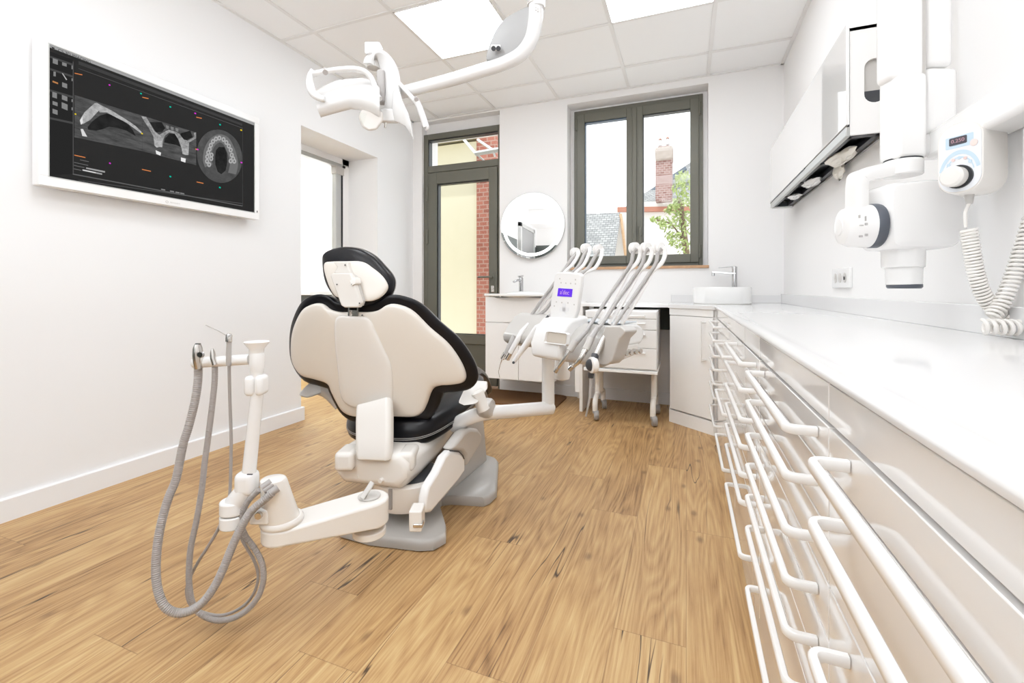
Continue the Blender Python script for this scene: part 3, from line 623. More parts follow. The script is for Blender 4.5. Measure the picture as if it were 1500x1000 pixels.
# washbasin and tap
wbn = V(.235, 3.52, CT)
ws = thing('washbasin', 'low oval white washbasin standing on the corner worktop', 'basin', wbn)
n = 48
def ov(r, z, rx=.19, ry=.155): return [wbn+V(math.copysign(abs(math.cos(t))**.8, math.cos(t))*rx*r, math.copysign(abs(math.sin(t))**.8, math.sin(t))*ry*r, z) for t in [2*PI*k/n for k in range(n)]]
MB().loft([ov(.97, .002), ov(1, .008), ov(1, .11), ov(.985, .118), ov(.95, .118), ov(.93, .10), ov(.88, .04), ov(.6, .02), ov(.1, .018)]).build('basin_bowl', M['ceramic'], ws)
MB().loft([ov(.985, 0), ov(.985, .003)]).build('base_seal', M['lgrey'], ws)
bt = thing('basin_tap', 'tall chrome mixer tap behind the oval washbasin', 'tap', (.33, 3.72, CT))
tx, ty = .335, 3.715
MB().cyl((tx, ty, CT), (tx, ty, 1.075), .018).lathe([(.026, 0), (.026, .006), (.018, .008)], (tx, ty, CT)).build('tap_body', M['chrome'], bt)
MB().obox((tx-.075, ty-.01, 1.045), (.16, -.02, -.012), (0, .026, 0), (0, 0, .014)).cyl((tx-.145, ty, 1.045), (tx-.145, ty, 1.022), .011).build('spout', M['chrome'], bt, bevel=.003)
MB().obox((tx-.05, ty, 1.088), (.12, 0, .006), (0, .024, 0), (0, 0, .006)).cyl((tx, ty, 1.07), (tx, ty, 1.09), .019).build('lever', M['chrome'], bt, bevel=.002)

# mobile drawer unit
mu = thing('mobile_drawer_unit', 'white four-drawer cart on castors parked under the desk', 'drawer cart', (-.42, 3.35, 0))
mx0, mx1, my0, my1 = -.662, -.182, 3.12, 3.56
MB().box(mx0, mx1, my0+.016, my1, .375, .775).build('cabinet_body', M['matt'], mu, bevel=.004)
MB().box(mx0-.008, mx1+.006, my0-.006, my1, .355, .375).build('bottom_board', M['gloss'], mu, bevel=.003)
zs = [.772, .723, .650, .527, .385]
for i in range(4):
    d = MB().box(mx0+.004, mx1-.004, my0, my0+.016, zs[i+1]+.002, zs[i]-.002).build('drawer', M['gloss'], mu, bevel=.002)
    zh = zs[i]-.030 if i < 3 else zs[i]-.030
    MB().tube(smooth_path([(-.53, my0, zh), (-.53, my0-.022, zh), (-.50, my0-.028, zh), (-.29, my0-.028, zh), (-.26, my0-.022, zh), (-.26, my0, zh)], 4), .0065).build('handle', M['handle'], d)
for (x, y) in ((-.60, 3.17), (-.21, 3.17), (-.60, 3.50), (-.21, 3.50)):
    sy = -1 if y < 3.3 else 1
    lg_ = MB().tube(smooth_path([(x, y+.10*(-sy), .355), (x, y+.10*(-sy), .22), (x, y+.09*(-sy), .165), (x, y+.03*(-sy), .15), (x, y, .12), (x, y, .062)], 5), .019).build('leg', M['creamw'], mu)
    MB().lathe([(.004, -.016), (.032, -.016), (.036, -.010), (.036, .010), (.032, .016), (.004, .016)], (x+.010, y-.004, .036), (1, .25, 0), 20).build('castor_wheel', M['cast'], lg_)
    MB().obox((x, y+.006, .058), (.03, 0, 0), (0, .05, 0), (0, 0, .022)).build('castor_fork', M['cast'], lg_, bevel=.006)

# wall sockets
so = thing('wall_socket', 'double white power socket on the right wall above the worktop', 'socket', (XR, 2.46, .977))
MB().box(XR-.012, XR, 2.34, 2.59, .93, 1.02).build('face_plate', M['white'], so, bevel=.003)
for y in (2.40, 2.465, 2.53): MB().lathe([(.018, 0), (.022, .002), (.022, .004)], (XR-.010, y, .975), (-1, 0, 0)).build('socket_well', M['lgrey'], so)
MB().box(XR-.018, XR-.012, 2.395, 2.40, .965, .98).build('socket_pin', M['dark'], so)

# ============================================================ WALL CABINET, right wall
wc = thing('wall_cabinet', 'shallow white dispenser cabinet with mirror-gloss front, right wall', 'cabinet', (XR, 2.7, 1.66))
cx, ya, yb, z0, z1 = .548, 1.945, 3.50, 1.478, 1.862
sd = [(cx, z0), (XR, z0), (XR, z1), (cx, z1)]
hw, hz0, hz1 = .032, 1.585, 1.742; hxc = cx+.075
# side panel with slot: four strips + slot rim arcs
sp_ = MB().box(cx, hxc-hw, ya, ya+.012, z0, z1).box(hxc+hw, XR, ya, ya+.012, z0, z1)
for s_, zc_, zz in ((1, hz1-hw, z1), (-1, hz0+hw, z0)):
    arc = [(hxc+hw*math.cos(t), zc_+s_*hw*math.sin(t)) for t in [PI*k/12 for k in range(13)]]
    poly = arc+[(hxc-hw, zz), (hxc+hw, zz)]
    sp_.prism([(x, ya, z) for x, z in poly], (0, .012, 0))
sp_.build('side_panel', M['matt'], wc)
MB().box(cx, XR, yb-.012, yb, z0, z1).build('side_panel', M['matt'], wc)
MB().box(cx, XR, ya, yb, z1-.012, z1).build('top_panel', M['matt'], wc)
MB().box(XR-.008, XR-.001, ya, yb, z0, z1).build('back_panel', M['xgrey'], wc)
MB().box(cx+.01, XR-.01, ya+.013, ya+.02, 1.5, 1.632).build('slot_lining', M['dark'], wc)
MB().box(cx+.01, XR-.01, ya+.016, ya+.022, 1.632, 1.77).build('slot_lining', M['lgrey'], wc)
MB().box(cx+.01, XR-.01, ya+.10, yb-.02, z0+.04, z0+.05).build('inner_shelf', M['dark'], wc)
cxf = cx-.014
MB().box(cxf, cx-.004, ya-.012, yb, z0+.035, z1+.012).build('door', mat('mirror_gloss_white', (.87, .865, .86), .03, coat=1, spec=.9), wc, bevel=.0015)
MB().box(cx-.004, cx, ya, yb, z0+.03, z1).build('door_gap', M['dark'], wc)
MB().box(cx-.012, cx+.004, ya, yb, z0-.003, z0+.031).build('bottom_rail', M['alu'], wc, bevel=.003)
MB().box(cx-.014, cx-.010, ya+.6, yb, z0+.028, z0+.034).build('rail_seal', M['dark'], wc)
for k in range(4):
    yA = ya+.03+.385*k
    MB().box(cx+.006, XR-.014, yA+.0, yA+.03, z0+.002, z0+.03).box(cx+.006, XR-.014, yA+.34, yA+.365, z0+.002, z0+.03).box(cx+.006, cx+.022, yA, yA+.36, z0+.002, z0+.03).box(XR-.035, XR-.014, yA, yA+.36, z0+.002, z0+.03).build('dispenser_frame', M['dark'], wc, bevel=.003)
MB().box(cx-.002, XR-.008, yb-.03, yb, z0-.01, z0+.002).build('end_bracket', M['white'], wc, bevel=.002)
def crumple(name, c, sx, sy, sz, lab, cat, m, seed):
    rnd = random.Random(seed); b = MB(); n_, m_ = 14, 8; rings = []
    for j in range(m_+1):
        ph = -PI/2+PI*j/m_
        rings.append([Vector(c)+V(math.cos(ph)*math.cos(2*PI*k/n_)*sx*(1+rnd.uniform(-.25, .25)), math.cos(ph)*math.sin(2*PI*k/n_)*sy*(1+rnd.uniform(-.25, .25)), math.sin(ph)*sz*(1+rnd.uniform(-.3, .3))) for k in range(n_)])
    o = b.loft(rings).build(name, m, ang=25); return tag(o, lab, cat)
crumple('glove_bundle', (cx+.055, ya+.30, z0-.004), .040, .13, .022, 'ivory gloves hanging out of the nearest dispenser under the wall cabinet', 'gloves', M['tissue'], 1)
crumple('hanging_glove', (cx+.092, ya+.47, z0-.02), .018, .05, .04, 'single ivory glove dangling lowest beneath the wall cabinet', 'glove', M['tissue'], 4)
crumple('tissue_wad', (cx+.060, ya+.80, z0-.002), .032, .11, .014, 'smooth white tissue in the middle dispenser under the wall cabinet', 'tissue', M['white'], 2)
crumple('mask_bundle', (cx+.058, ya+1.17, z0-.002), .030, .075, .013, 'pale face masks in the farthest dispenser under the wall cabinet', 'masks', M['white'], 3)

# ============================================================ X-RAY UNIT
DX = 1.16
xu = thing('x_ray_unit', 'wall-mounted white dental x-ray unit with folding arm and tube head', 'x-ray unit', (XR, 1.3, 1.2))
RT = V(cs, sn, 0); FW = V(-sn, cs, 0); UP = V(0, 0, 1)
def arm(px0, px1, y0, y1, D, dep, name, m=M['xray'], bev=.014):
    a_ = at(px0, y0, D=D); b_ = at(px1, y0, D=D); c_ = at(px0, y1, D=D)
    w_ = (b_-a_).length; h_ = a_.z-c_.z; cen = (a_+b_)/2-UP*h_/2
    return MB().obox(cen, RT*w_, FW*dep, UP*h_).build(name, m, xu, bevel=bev, seg=4)
arm(1294, 1340, -150, 122, DX, .06, 'front_arm')
arm(1299, 1345, 112, 238, DX, .062, 'front_arm_sleeve')
arm(1350, 1386, -150, 102, DX+.02, .045, 'rear_arm')
arm(1347, 1392, 104, 198, DX+.02, .05, 'rear_arm_sleeve')
arm(1338, 1352, -150, 140, DX, .02, 'arm_channel', M['lgrey'], .003)
arm(1292, 1388, -175, -120, DX, .07, 'arm_elbow')
# arm tip bracket: horizontal then down to the joint
pts = smooth_path([at(1332, 247, D=DX), at(1300, 250, D=DX), at(1262, 258, D=DX), at(1256, 268, D=DX), at(1255, 300, D=DX), at(1256, 320, D=DX)], 7)
MB().band(pts, .042, .034, FW).build('yoke', M['xray'], xu, bevel=.004)
MB().cyl(at(1322, 236, D=DX), at(1322, 258, D=DX), .042).build('swivel', M['xray'], xu, bevel=.004)
MB().cyl(at(1322, 234.2, D=DX), at(1322, 236.2, D=DX), .0405).build('swivel_seam', M['dark'], xu)
hc = at(1280, 331, D=DX)
ax = (RT*.97-FW*.24).normalized()
MB().lathe([(.03, -.078), (.045, -.072), (.053, -.055), (.056, -.02), (.055, -.012)], hc, ax, 40).build('rotary_joint', M['xray'], xu)
MB().lathe([(.0555, -.013), (.057, -.01), (.057, .006), (.0555, .009)], hc, ax, 40).build('angle_ring', M['ring'], xu)
MB().lathe([(.012, -.082), (.022, -.081), (.024, -.074)], hc, ax, 30).build('joint_cap', M['white'], xu)
# head: D shape outline
ol = [(1283, 276), (1300, 272), (1345, 268), (1366, 273), (1382, 288), (1391, 310), (1392, 335), (1386, 352), (1372, 364), (1345, 367), (1300, 367), (1284, 364), (1280, 350), (1279, 292)]
pl = smooth_path([at(x, y, D=DX) for x, y in ol], 3, True)
hcn = sum(pl, V(0, 0, 0))/len(pl)
rings = []
for dd, sc_ in ((-.056, .80), (-.053, .92), (-.042, .985), (-.02, 1), (.02, 1), (.042, .985), (.053, .92), (.056, .8)): rings.append([hcn+(p-hcn)*sc_+FW*dd for p in pl])
MB().loft(rings).build('tube_head', M['xray'], xu)
MB().cyl(at(1322.5, 352, D=DX), at(1322.5, 392, D=DX), .0455, .044, 36).build('cone_collar', M['xray'], xu, bevel=.003)
MB().cyl(at(1323.5, 388, D=DX), at(1324, 417, D=DX), .0385, .037, 36).build('collimator', M['xray'], xu, bevel=.003)
MB().lathe([(.030, .011), (.0365, .011), (.0365, .004), (.033, 0), (.0, 0)], at(1324.5, 422.5, D=DX), UP, 36).build('collimator_rim', M['ring'], xu)
mk2 = MB()
for (px, py, w_, h_) in ((1259, 317, .003, .008), (1268, 320, .002, .012), (1262, 330, .008, .003), (1269, 328, .005, .006), (1261, 346, .007, .005), (1269, 344, .006, .006)): mk2.obox(at(px, py, D=DX-.0565), RT*w_, FW*.004, UP*h_)
mk2.build('scale_marks', M['hosel'], xu)
# wall bracket rail and housing
MB().box(.588, XR-.004, .15, 1.50, 1.262, 1.338).build('wall_rail', M['xray'], xu, bevel=.012, seg=4)
MB().box(.60, XR-.003, .15, 1.17, 1.10, 1.25).build('wall_housing', M['xray'], xu, bevel=.022, seg=4)
MB().obox(at(1365, 215, D=DX+.03), RT*.07, FW*.06, UP*.06).build('rail_knuckle', M['xray'], xu, bevel=.012)
# control box
fc = at(1406, 231, D=.99); nf = V(-.80, -.60, 0); rf = V(.60, -.80, 0)
cb = MB().loft([[fc+rf*x*q+UP*y*q2-nf*dd for x, y in rrect(.084, .157, .036, 7)] for dd, q, q2 in ((0, .97, .98), (.003, 1, 1), (.05, 1.05, 1.04), (.075, 1.0, 1.0))]).build('control_box', M['creamw'], xu)
bl1 = mat('pale_blue_print', (.50, .66, .80), .4); bl2 = mat('white_print', (.85, .88, .92), .4)
MB().prism([fc+rf*x+UP*y+nf*.0005 for x, y in rrect(.076, .148, .032, 7)], nf*.001).build('control_face', bl2, cb)
MB().prism([fc+rf*x+UP*(y+.036)+nf*.0016 for x, y in rrect(.05, .026, .002, 3)], nf*.0006).build('blue_field', bl1, cb)
MB().prism([fc+rf*(x-.002)+UP*(y+.038)+nf*.0024 for x, y in rrect(.032, .017, .002, 2)], nf*.0006).build('display', mat('display_grey', (.06, .055, .065), .3), cb)
text('display_digits', '0.250', .011, fc+rf*-.002+UP*.038+nf*.0034, rf, UP, emis('digit_red', (.35, .22, .25), 1), cb)
for r0, r1, c_ in ((.046, .038, bl1), (.0335, .031, bl1)):
    MB().loft([[fc+nf*.0022+rf*(r*math.cos(t))*.82+UP*(-.036+r*1.15*math.sin(t)) for t in [math.radians(12+156*k/24) for k in range(25)]] for r in (r0, r1)], caps=False, closed_ring=False).build('blue_arc', c_, cb)
for k in range(5):
    t = math.radians(35+27*k); MB().prism([fc+nf*.0024+rf*(.0265*math.cos(t)*.9+.0035*math.cos(a_))+UP*(-.030+.030*math.sin(t)+.0035*math.sin(a_)) for a_ in [2*PI*j/10 for j in range(10)]], nf*.0008).build('soft_key', mat('pink_print', (.80, .58, .55), .4) if k % 2 else bl1, cb)
MB().prism([fc+nf*.0024+rf*(.026+.0065*math.cos(a_))+UP*(.026+.0075*math.sin(a_)) for a_ in [2*PI*j/16 for j in range(16)]], nf*.001).build('power_key', mat('pink_ring', (.85, .66, .62), .4), cb)
MB().lathe([(.0255, .001), (.0255, .006), (.02, .006)], fc-UP*.042, nf, 32).build('dial_seat', M['gasket'], cb)
MB().lathe([(.022, .004), (.0225, .022), (.018, .027), (.002, .028)], fc-UP*.042-rf*.003, nf, 32).build('dial', M['creamw'], cb)
# coiled cord
cd = thing('coiled_cord', 'beige coiled cord hanging from the x-ray control box onto the worktop', 'cord', at(1418, 290, D=.99))
q0 = fc-nf*.03-UP*.078
P = [q0, q0-UP*.02, at(1414, 312, D=.99), at(1415, 333, D=.99)]
MB().tube(smooth_path(P, 6), .0032, 8).build('straight_lead', M['creamw'], cd)
MB().cyl(q0, q0-UP*.022, .009, .006).build('strain_relief', M['lgrey'], cd)
def coil(path, r, turns, tr):
    path = smooth_path(path, 30); L_ = [0]
    for a_, b_ in zip(path, path[1:]): L_.append(L_[-1]+(b_-a_).length)
    fr = frames(path); N_ = int(turns*14); out = []
    j = 0
    for i in range(N_+1):
        s_ = L_[-1]*i/N_
        while j < len(L_)-2 and L_[j+1] < s_: j += 1
        f_ = (s_-L_[j])/max(1e-9, L_[j+1]-L_[j]); p = path[j].lerp(path[j+1], f_); u_, w_, T_ = fr[j]
        an = 2*PI*turns*i/N_; out.append(p+(u_*math.cos(an)+w_*math.sin(an))*r)
    return MB().tube(out, tr, 7)
CP = [at(1419, 336, D=.985), at(1424, 370, D=.985), at(1432, 410, D=.985), at(1444, 438, D=.985), at(1460, 456, D=.985), at(1482, 470, D=.98), at(1500, 474, D=.975)]
coil(CP, .0125, 36, .0031).build('coil', M['creamw'], cd)
CP2 = [at(1438, 478, D=.955), at(1465, 479, D=.945), at(1500, 480, D=.94), at(1520, 480, D=.94)]
coil(CP2, .0145, 8, .0038).build('coil', M['creamw'], cd)
CP3 = [at(1452, 464, D=.962), at(1466, 446, D=.962), at(1480, 416, D=.96), at(1496, 370, D=.955), at(1512, 320, D=.95)]
coil(CP3, .0125, 24, .0031).build('coil', M['creamw'], cd)

M['lampw'] = mat('lamp_white_enamel', (.72, .715, .71), .25, coat=.3)
M['lampc'] = mat('lamp_beige_plastic', (.60, .56, .52), .3)
# ============================================================ OPERATING LAMP
lp = thing('operating_lamp', 'white ceiling-hung operating lamp with curved handles and pipe arm', 'dental lamp', at(786, 0, D=1.6))
DL = lambda px: 1.60+(.16)*(786-px)/190.0
def la(px, py, D=None): return at(px, py, D=D if D else DL(px))
pp = la(786, 30)
MB().tube([V(pp.x, pp.y, ZC-.003), la(787, 12)], .028, 20).build('ceiling_pole', M['lampw'], lp)
MB().tube([V(pp.x, pp.y, ZC-.002), V(pp.x, pp.y, ZC-.03)], .07, 28).build('ceiling_flange', M['lampw'], lp, bevel=.008)
pth = smooth_path([la(785, 6), la(784, 30), la(778, 58), la(762, 80), la(735, 94), (la(700, 105)), la(660, 117), la(610, 130), la(572, 139)], 8)
MB().tube(pth, [.0265-.004*i/len(pth) for i in range(len(pth))], 20).build('pipe_arm', M['lampw'], lp)
MB().cyl(la(784, 3), la(784, 8), .0285).build('collar', M['lgrey'], lp)
tl = MB()
for k_, (x_, y_) in enumerate(((784, 11), (784, 15), (787, 13), (787, 17))): tl.obox(la(x_+1, y_, 1.572), RT*.004, FW*.001, UP*.004)
tl.build('type_plate', M['hose'], lp)
# grey gusset in the bend
gs = smooth_path([la(713, 88), la(718, 66), la(728, 44), la(742, 28), la(760, 18), la(776, 14), la(780, 40), la(772, 64), la(752, 80), la(728, 88)], 4, True)
cg = sum(gs, V(0, 0, 0))/len(gs)
gp = MB().loft([[cg+(p-cg)*s_+FW*d_ for p in gs] for d_, s_ in ((-.014, .9), (-.010, 1), (.010, 1), (.014, .9))]).build('gusset_cover', mat('gusset_grey', (.30, .30, .30), .4), lp)
MB().obox(la(726.5, 70, 1.62)-FW*.0, RT*.034, FW*.006, UP*.022).build('socket_plate', M['lampw'], gp, bevel=.006)
for x in (723, 730): MB().cyl(la(x, 71, 1.612), la(x, 71, 1.60), .0085).build('socket_hole', M['dark'], gp)
# yoke (big curved strap)
YK = smooth_path([la(540, 94, 1.74), la(543, 86, 1.74), la(552, 83, 1.74), (la(562, 88, 1.74)), la(571, 102, 1.74), la(575, 120, 1.74), la(575, 145, 1.74), la(571, 175, 1.74)], 8)
MB().band(YK, [.045+.025*min(1, i/len(YK)*1.6) for i in range(len(YK))], .020, RT*.85-FW*.5).build('yoke', M['lampw'], lp, bevel=.004)
MB().obox(la(571, 170, 1.725), RT*.066, FW*.025, UP*.052).build('yoke_foot', M['lampw'], lp, bevel=.008)
MB().cyl(la(565, 180, 1.72), la(564, 187, 1.72), .004).build('toggle_switch', M['metal'], lp)
MB().obox(la(547.5, 74, 1.76), RT*.058, FW*.05, UP*.046).build('knuckle', M['lampw'], lp, bevel=.006)
MB().cyl(la(547.5, 82, 1.76), la(547.5, 84.5, 1.76), .026).build('knuckle_seam', M['hose'], lp)
MB().cyl(la(547.5, 83, 1.76), la(547, 100, 1.76), .025).build('spindle', M['lgrey'], lp)
MB().obox(la(559, 128, 1.75), RT*.03, FW*.04, UP*.13).build('hinge_block', M['hose'], lp, bevel=.01)
# reflector: saddle shaped dish
RV = {}
def refl(u, v):
    """u 0..1 left->right, v 0..1 top->bottom (pixel net)"""
    top = [(462, 134), (474, 126), (492, 118), (512, 115), (530, 114), (546, 118), (556, 128)]
    bot = [(470, 172), (484, 168), (498, 164), (514, 160), (530, 162), (544, 166), (556, 172)]
    i = min(5, int(u*6)); f = u*6-i
    tx_ = top[i][0]*(1-f)+top[i+1][0]*f; ty_ = top[i][1]*(1-f)+top[i+1][1]*f
    bx_ = bot[i][0]*(1-f)+bot[i+1][0]*f; by_ = bot[i][1]*(1-f)+bot[i+1][1]*f
    return tx_*(1-v)+bx_*v, ty_*(1-v)+by_*v
nu, nv = 24, 12; gr = []; gb = []
for j in range(nv+1):
    for i in range(nu+1):
        u, v = i/nu, j/nv; x, y = refl(u, v)
        D = 1.72-.05*math.sin(PI*v)+.02*math.cos(PI*u)-.04*v
        gr.append(la(x-3*math.sin(PI*v)*(1-u), y, D)); gb.append(la(x-2*math.sin(PI*v)*(1-u), y, D+.014))
rf_ = MB(); W_ = nu+1; fs = []; tot = len(gr)
for j in range(nv):
    for i in range(nu):
        a_ = j*W_+i; fs.append((a_, a_+1, a_+W_+1, a_+W_)); fs.append((tot+a_, tot+a_+W_, tot+a_+W_+1, tot+a_+1))
for i in range(nu):
    fs.append((i, tot+i, tot+i+1, i+1)); b_ = nv*W_+i; fs.append((b_, b_+1, tot+b_+1, tot+b_))
for j in range(nv):
    a_ = j*W_; fs.append((a_, a_+W_, tot+a_+W_, tot+a_)); b_ = j*W_+nu; fs.append((b_, tot+b_, tot+b_+W_, b_+W_))
rf_.add(gr+gb, fs).build('reflector', M['lampw'], lp, ang=60)
# light head below
MB().loft([[la(x, y, d) for x, y in ((530, 160), (560, 163), (562, 176), (552, 190), (540, 192), (530, 186), (525, 172))] for d in (1.66, 1.74)]).build('lamp_head', M['lampc'], lp, bevel=.008)
MB().prism([la(x, y, 1.655) for x, y in ((526, 164), (537, 166), (532, 182), (528, 178))], FW*.004).build('lamp_lens', M['glass'], lp)
# right wing of the reflector
pl = [(583, 124), (590, 148), (598, 166), (603, 184), (606, 204), (601, 196), (595, 186), (586, 180), (578, 178), (574, 160), (576, 135)]
wg = [la(x, y, 1.72-.0012*(x-576)) for x, y in pl]; cgw = sum(wg, V(0, 0, 0))/len(wg)
MB().loft([[cgw+(p-cgw)*s_+FW*d_ for p in wg] for d_, s_ in ((-.008, .9), (-.004, 1), (.006, 1), (.01, .92))]).build('reflector', M['lampw'], lp, ang=60)
# handles
hp = smooth_path([la(557, 145, 1.68), la(552, 138, 1.68), (la(546, 118, 1.67)), la(536, 106, 1.66), la(520, 101, 1.65), la(495, 102, 1.65), la(470, 106, 1.65), la(461, 108, 1.66)], 8)
h1 = MB().tube(hp, .0135, 14, flat=.75).build('handle', M['lampw'], lp)
gp_ = smooth_path([la(459, 103, 1.66), la(455, 112, 1.66), la(454, 125, 1.655), la(460, 138, 1.65), (la(470, 144, 1.65)), la(476, 145, 1.65)], 8)
MB().tube(gp_, [.010+.004*math.sin(PI*i/(len(gp_)-1)) for i in range(len(gp_))], 14).build('grip', M['lampw'], h1)
MB().cyl(la(476.5, 102.5, 1.66), la(476.5, 106, 1.637), .0095).build('handle_pin', M['hose'], h1)
hp = smooth_path([la(583, 121, 1.73), la(592, 130, 1.72), la(602, 141, 1.71), la(610, 150, 1.70)], 8)
h2 = MB().tube(hp, .0085, 12).build('handle', M['lampw'], lp)
hp = smooth_path([la(609, 146, 1.70), la(614, 156, 1.70), la(619, 170, 1.70), la(624, 185, 1.70), la(624.5, 187, 1.70)], 6)
MB().tube(hp, .0115, 14).build('grip', M['lampw'], h2)
MB().cyl(la(609, 144.5, 1.70), la(610, 146, 1.685), .008).build('handle_pin', M['hose'], h2)

# ============================================================ PATIENT CHAIR
pc = thing('dental_chair', 'dental patient chair seen from behind, cream shell with black leather upholstery', 'dental chair', (-1.10, 1.75, 0))
XC = -1.16
def YS(X, Z, off=0):
    return 1.35+(.84-Z)*.27+.42*(X-XC)**2+.2*(X-XC)+off
def onback(px, py, off=0, fn=YS):
    a_, b_, z_ = ray(px, py); g_ = lambda t: b_*t-fn(a_*t, H+z_*t, off)
    t0 = 1.2
    while g_(t0+.01) < 0 and t0 < 2.6: t0 += .01
    t1 = t0+.01
    for _ in range(25):
        t = (t0+t1)/2
        if g_(t) < 0: t0 = t
        else: t1 = t
    return V(a_*t, b_*t, H+z_*t)
def pillow(outline, off, front, back, fn=YS, p=2.6, grow=0, center=None, nring=9):
    """closed cushion following surface fn: outline list of 3D points, back = toward camera"""
    n_ = len(outline); c_ = center or sum(outline, V(0, 0, 0))/n_
    O_ = []
    for i, q in enumerate(outline):
        a_, b_ = outline[i-1], outline[(i+1) % n_]; T_ = V(b_.x-a_.x, 0, b_.z-a_.z).normalized(); N_ = V(T_.z, 0, -T_.x)
        if N_.dot(V(q.x-c_.x, 0, q.z-c_.z)) < 0: N_ = -N_
        O_.append(V(q.x+N_.x*grow, 0, q.z+N_.z*grow))
    def pt(q, t, s_, th):
        X, Z = c_.x+(q.x-c_.x)*t, c_.z+(q.z-c_.z)*t
        return V(X, fn(X, Z, off)+s_*th*max(0, 1-t**p)**(1/p), Z)
    ts = [1-.5*(1-math.cos(PI*k/nring/1.0))**1 if False else math.sin(PI/2*(k+1)/nring) for k in range(nring)]
    rings = [[pt(q, .02, -1, back) for q in O_]]+[[pt(q, t, -1, back) for q in O_] for t in ts[:-1]]+[[pt(q, 1, 0, 0) for q in O_]]+[[pt(q, t, 1, front) for q in O_] for t in reversed(ts[:-1])]+[[pt(q, .02, 1, front) for q in O_]]
    return MB().loft(rings), O_
SH = [(517.6, 456.4), (544, 456.4), (558.4, 452.8), (572.8, 444.9), (592, 448), (608.8, 457.6), (630.4, 479.2), (654.4, 499.6), (668.8, 517.6), (679.6, 536.8), (683.2, 551.2), (678.4, 559.6), (664, 563), (645, 564.4), (634, 570.4), (626, 591), (618.4, 604), (605.4, 610), (576.8, 609.6), (548, 610), (519.6, 609.4), (504, 602), (495, 588), (488, 574), (481.6, 561.5), (462.4, 554.8), (443.2, 548.8), (431.2, 532), (428.3, 512.8), (430, 488.8), (436, 469.6), (445.6, 452.8), (457.6, 445.6), (472, 444.4), (484, 452.8), (500, 456.9)]
so3 = smooth_path([onback(x, y) for x, y in SH], 4, True)
cen = onback(540, 520)
b_, _ = pillow(so3, 0, .012, .022, p=5, center=cen)
b_.build('back_shell', M['cream'], pc, ang=75)
b_, O_ = pillow(so3, .014, .065, .012, p=3.0, grow=.034, center=cen)
up = b_.build('back_cushion', M['leather'], pc, ang=80)
def ring_tube(pts, off, r, m, name, parent, fn=YS, dashed=False):
    P_ = [V(q.x, fn(q.x, q.z, off), q.z) for q in pts]
    return MB().tube(P_+[P_[0]], r, 5).build(name, m, parent)
ring_tube([V(cen.x+(q.x-cen.x)*.97, 0, cen.z+(q.z-cen.z)*.97) for q in O_], .0445, .0014, M['stitch'], 'stitching', up)
# raised spine panel
SPN = [(500, 464), (522, 462.5), (545, 465), (556, 484), (567, 508), (579, 537), (581, 575), (576, 593), (549, 596), (522, 594), (507, 580), (502, 540), (498, 500)]
s3 = smooth_path([onback(x, y) for x, y in SPN], 4, True)
b_, _ = pillow(s3, -.021, .004, .016, p=4, center=onback(540, 530))
b_.build('spine_panel', M['creamw'], pc, ang=75)
# support column
pts = [at(549, 590, D=1.712), at(549, 597, D=1.700), at(549, 615, D=1.685), at(549, 640, D=1.660), at(549, 662, D=1.640), at(549, 672, D=1.638)]
MB().band(pts, [.135, .139, .143, .140, .135, .130], .05, V(1, .15, 0)).build('back_support', M['creamw'], pc, bevel=.006)
# headrest
def YH(X, Z, off=0): return 1.335+(Z-.95)*.10+.8*(X-XC)**2+.2*(X-XC)+off
HC = [(476.8, 384.5), (484, 383), (506, 382.5), (529.6, 383.2), (544, 391.6), (558.4, 403.6), (566.8, 416.8), (565.6, 426.4), (556, 436), (544, 440.8), (530, 441), (512, 441), (497, 436), (490, 432), (482.8, 419.2), (477, 402), (475, 391)]
HB = [(470.5, 380), (473, 371), (484, 364.5), (503.2, 361), (524.8, 364), (544, 373.6), (558.4, 388), (570.4, 402.4), (574, 414.4), (570.4, 428.8), (560.8, 438.4), (545, 446), (524, 449), (508, 447.5), (491, 436), (479, 421.6), (472.8, 404.8)]
hb = smooth_path([onback(x, y, .02, YH) for x, y in HB], 4, True)
b_, _ = pillow(hb, .03, .055, .026, YH, 2.8, center=onback(522, 407, 0, YH))
hd_ = b_.build('headrest_cushion', M['leather'], pc, ang=80)
ring_tube([q*1.0 for q in hb], .045, .0015, M['stitch'], 'stitching', hd_, YH)
h3 = smooth_path([onback(x, y, -.005, YH) for x, y in HC], 4, True)
b_, _ = pillow(h3, -.002, .01, .012, YH, 5, center=onback(522, 412, 0, YH))
b_.build('headrest_shell', M['cream'], pc, ang=75)
# headrest carriage
M['carr'] = mat('warm_grey_plastic', (.70, .66, .61), .3, coat=.2)
def hp3(px, py, off): return onback(px, py, off, YH)
q = [hp3(x, y, -.034) for x, y in ((489, 404), (492, 400), (518, 400), (521, 404), (533.5, 443), (531, 450), (510, 450), (505, 447))]
MB().prism(q, (0, -.020, 0)).build('headrest_carriage', M['carr'], pc, bevel=.005)
q = [hp3(x, y, -.022) for x, y in ((520, 402), (524, 404), (529.5, 412), (529, 418), (536, 440), (533, 448))]
MB().prism(q, (0, -.016, 0)).build('carriage_side', M['lgrey'], pc, bevel=.002)
q = [hp3(x, y, -.030) for x, y in ((520, 411), (528, 406), (529.5, 415), (523, 419))]
MB().prism(q, (0, -.030, 0)).build('release_button', M['creamw'], pc, bevel=.002)
q = [hp3(x, y, -.012) for x, y in ((494, 400), (499, 391), (493, 384), (514, 384), (515, 392), (520, 402))]
MB().prism(q, (0, -.018, 0)).build('headrest_bracket', M['carr'], pc, bevel=.003)
for x, y in ((493.5, 416.5), (515.5, 416.5), (526.5, 444), (505.5, 388)): MB().cyl(hp3(x, y, -.060 if y > 400 else -.034), hp3(x, y, -.053 if y > 400 else -.02), .0026).build('screw', M['dark'], pc)
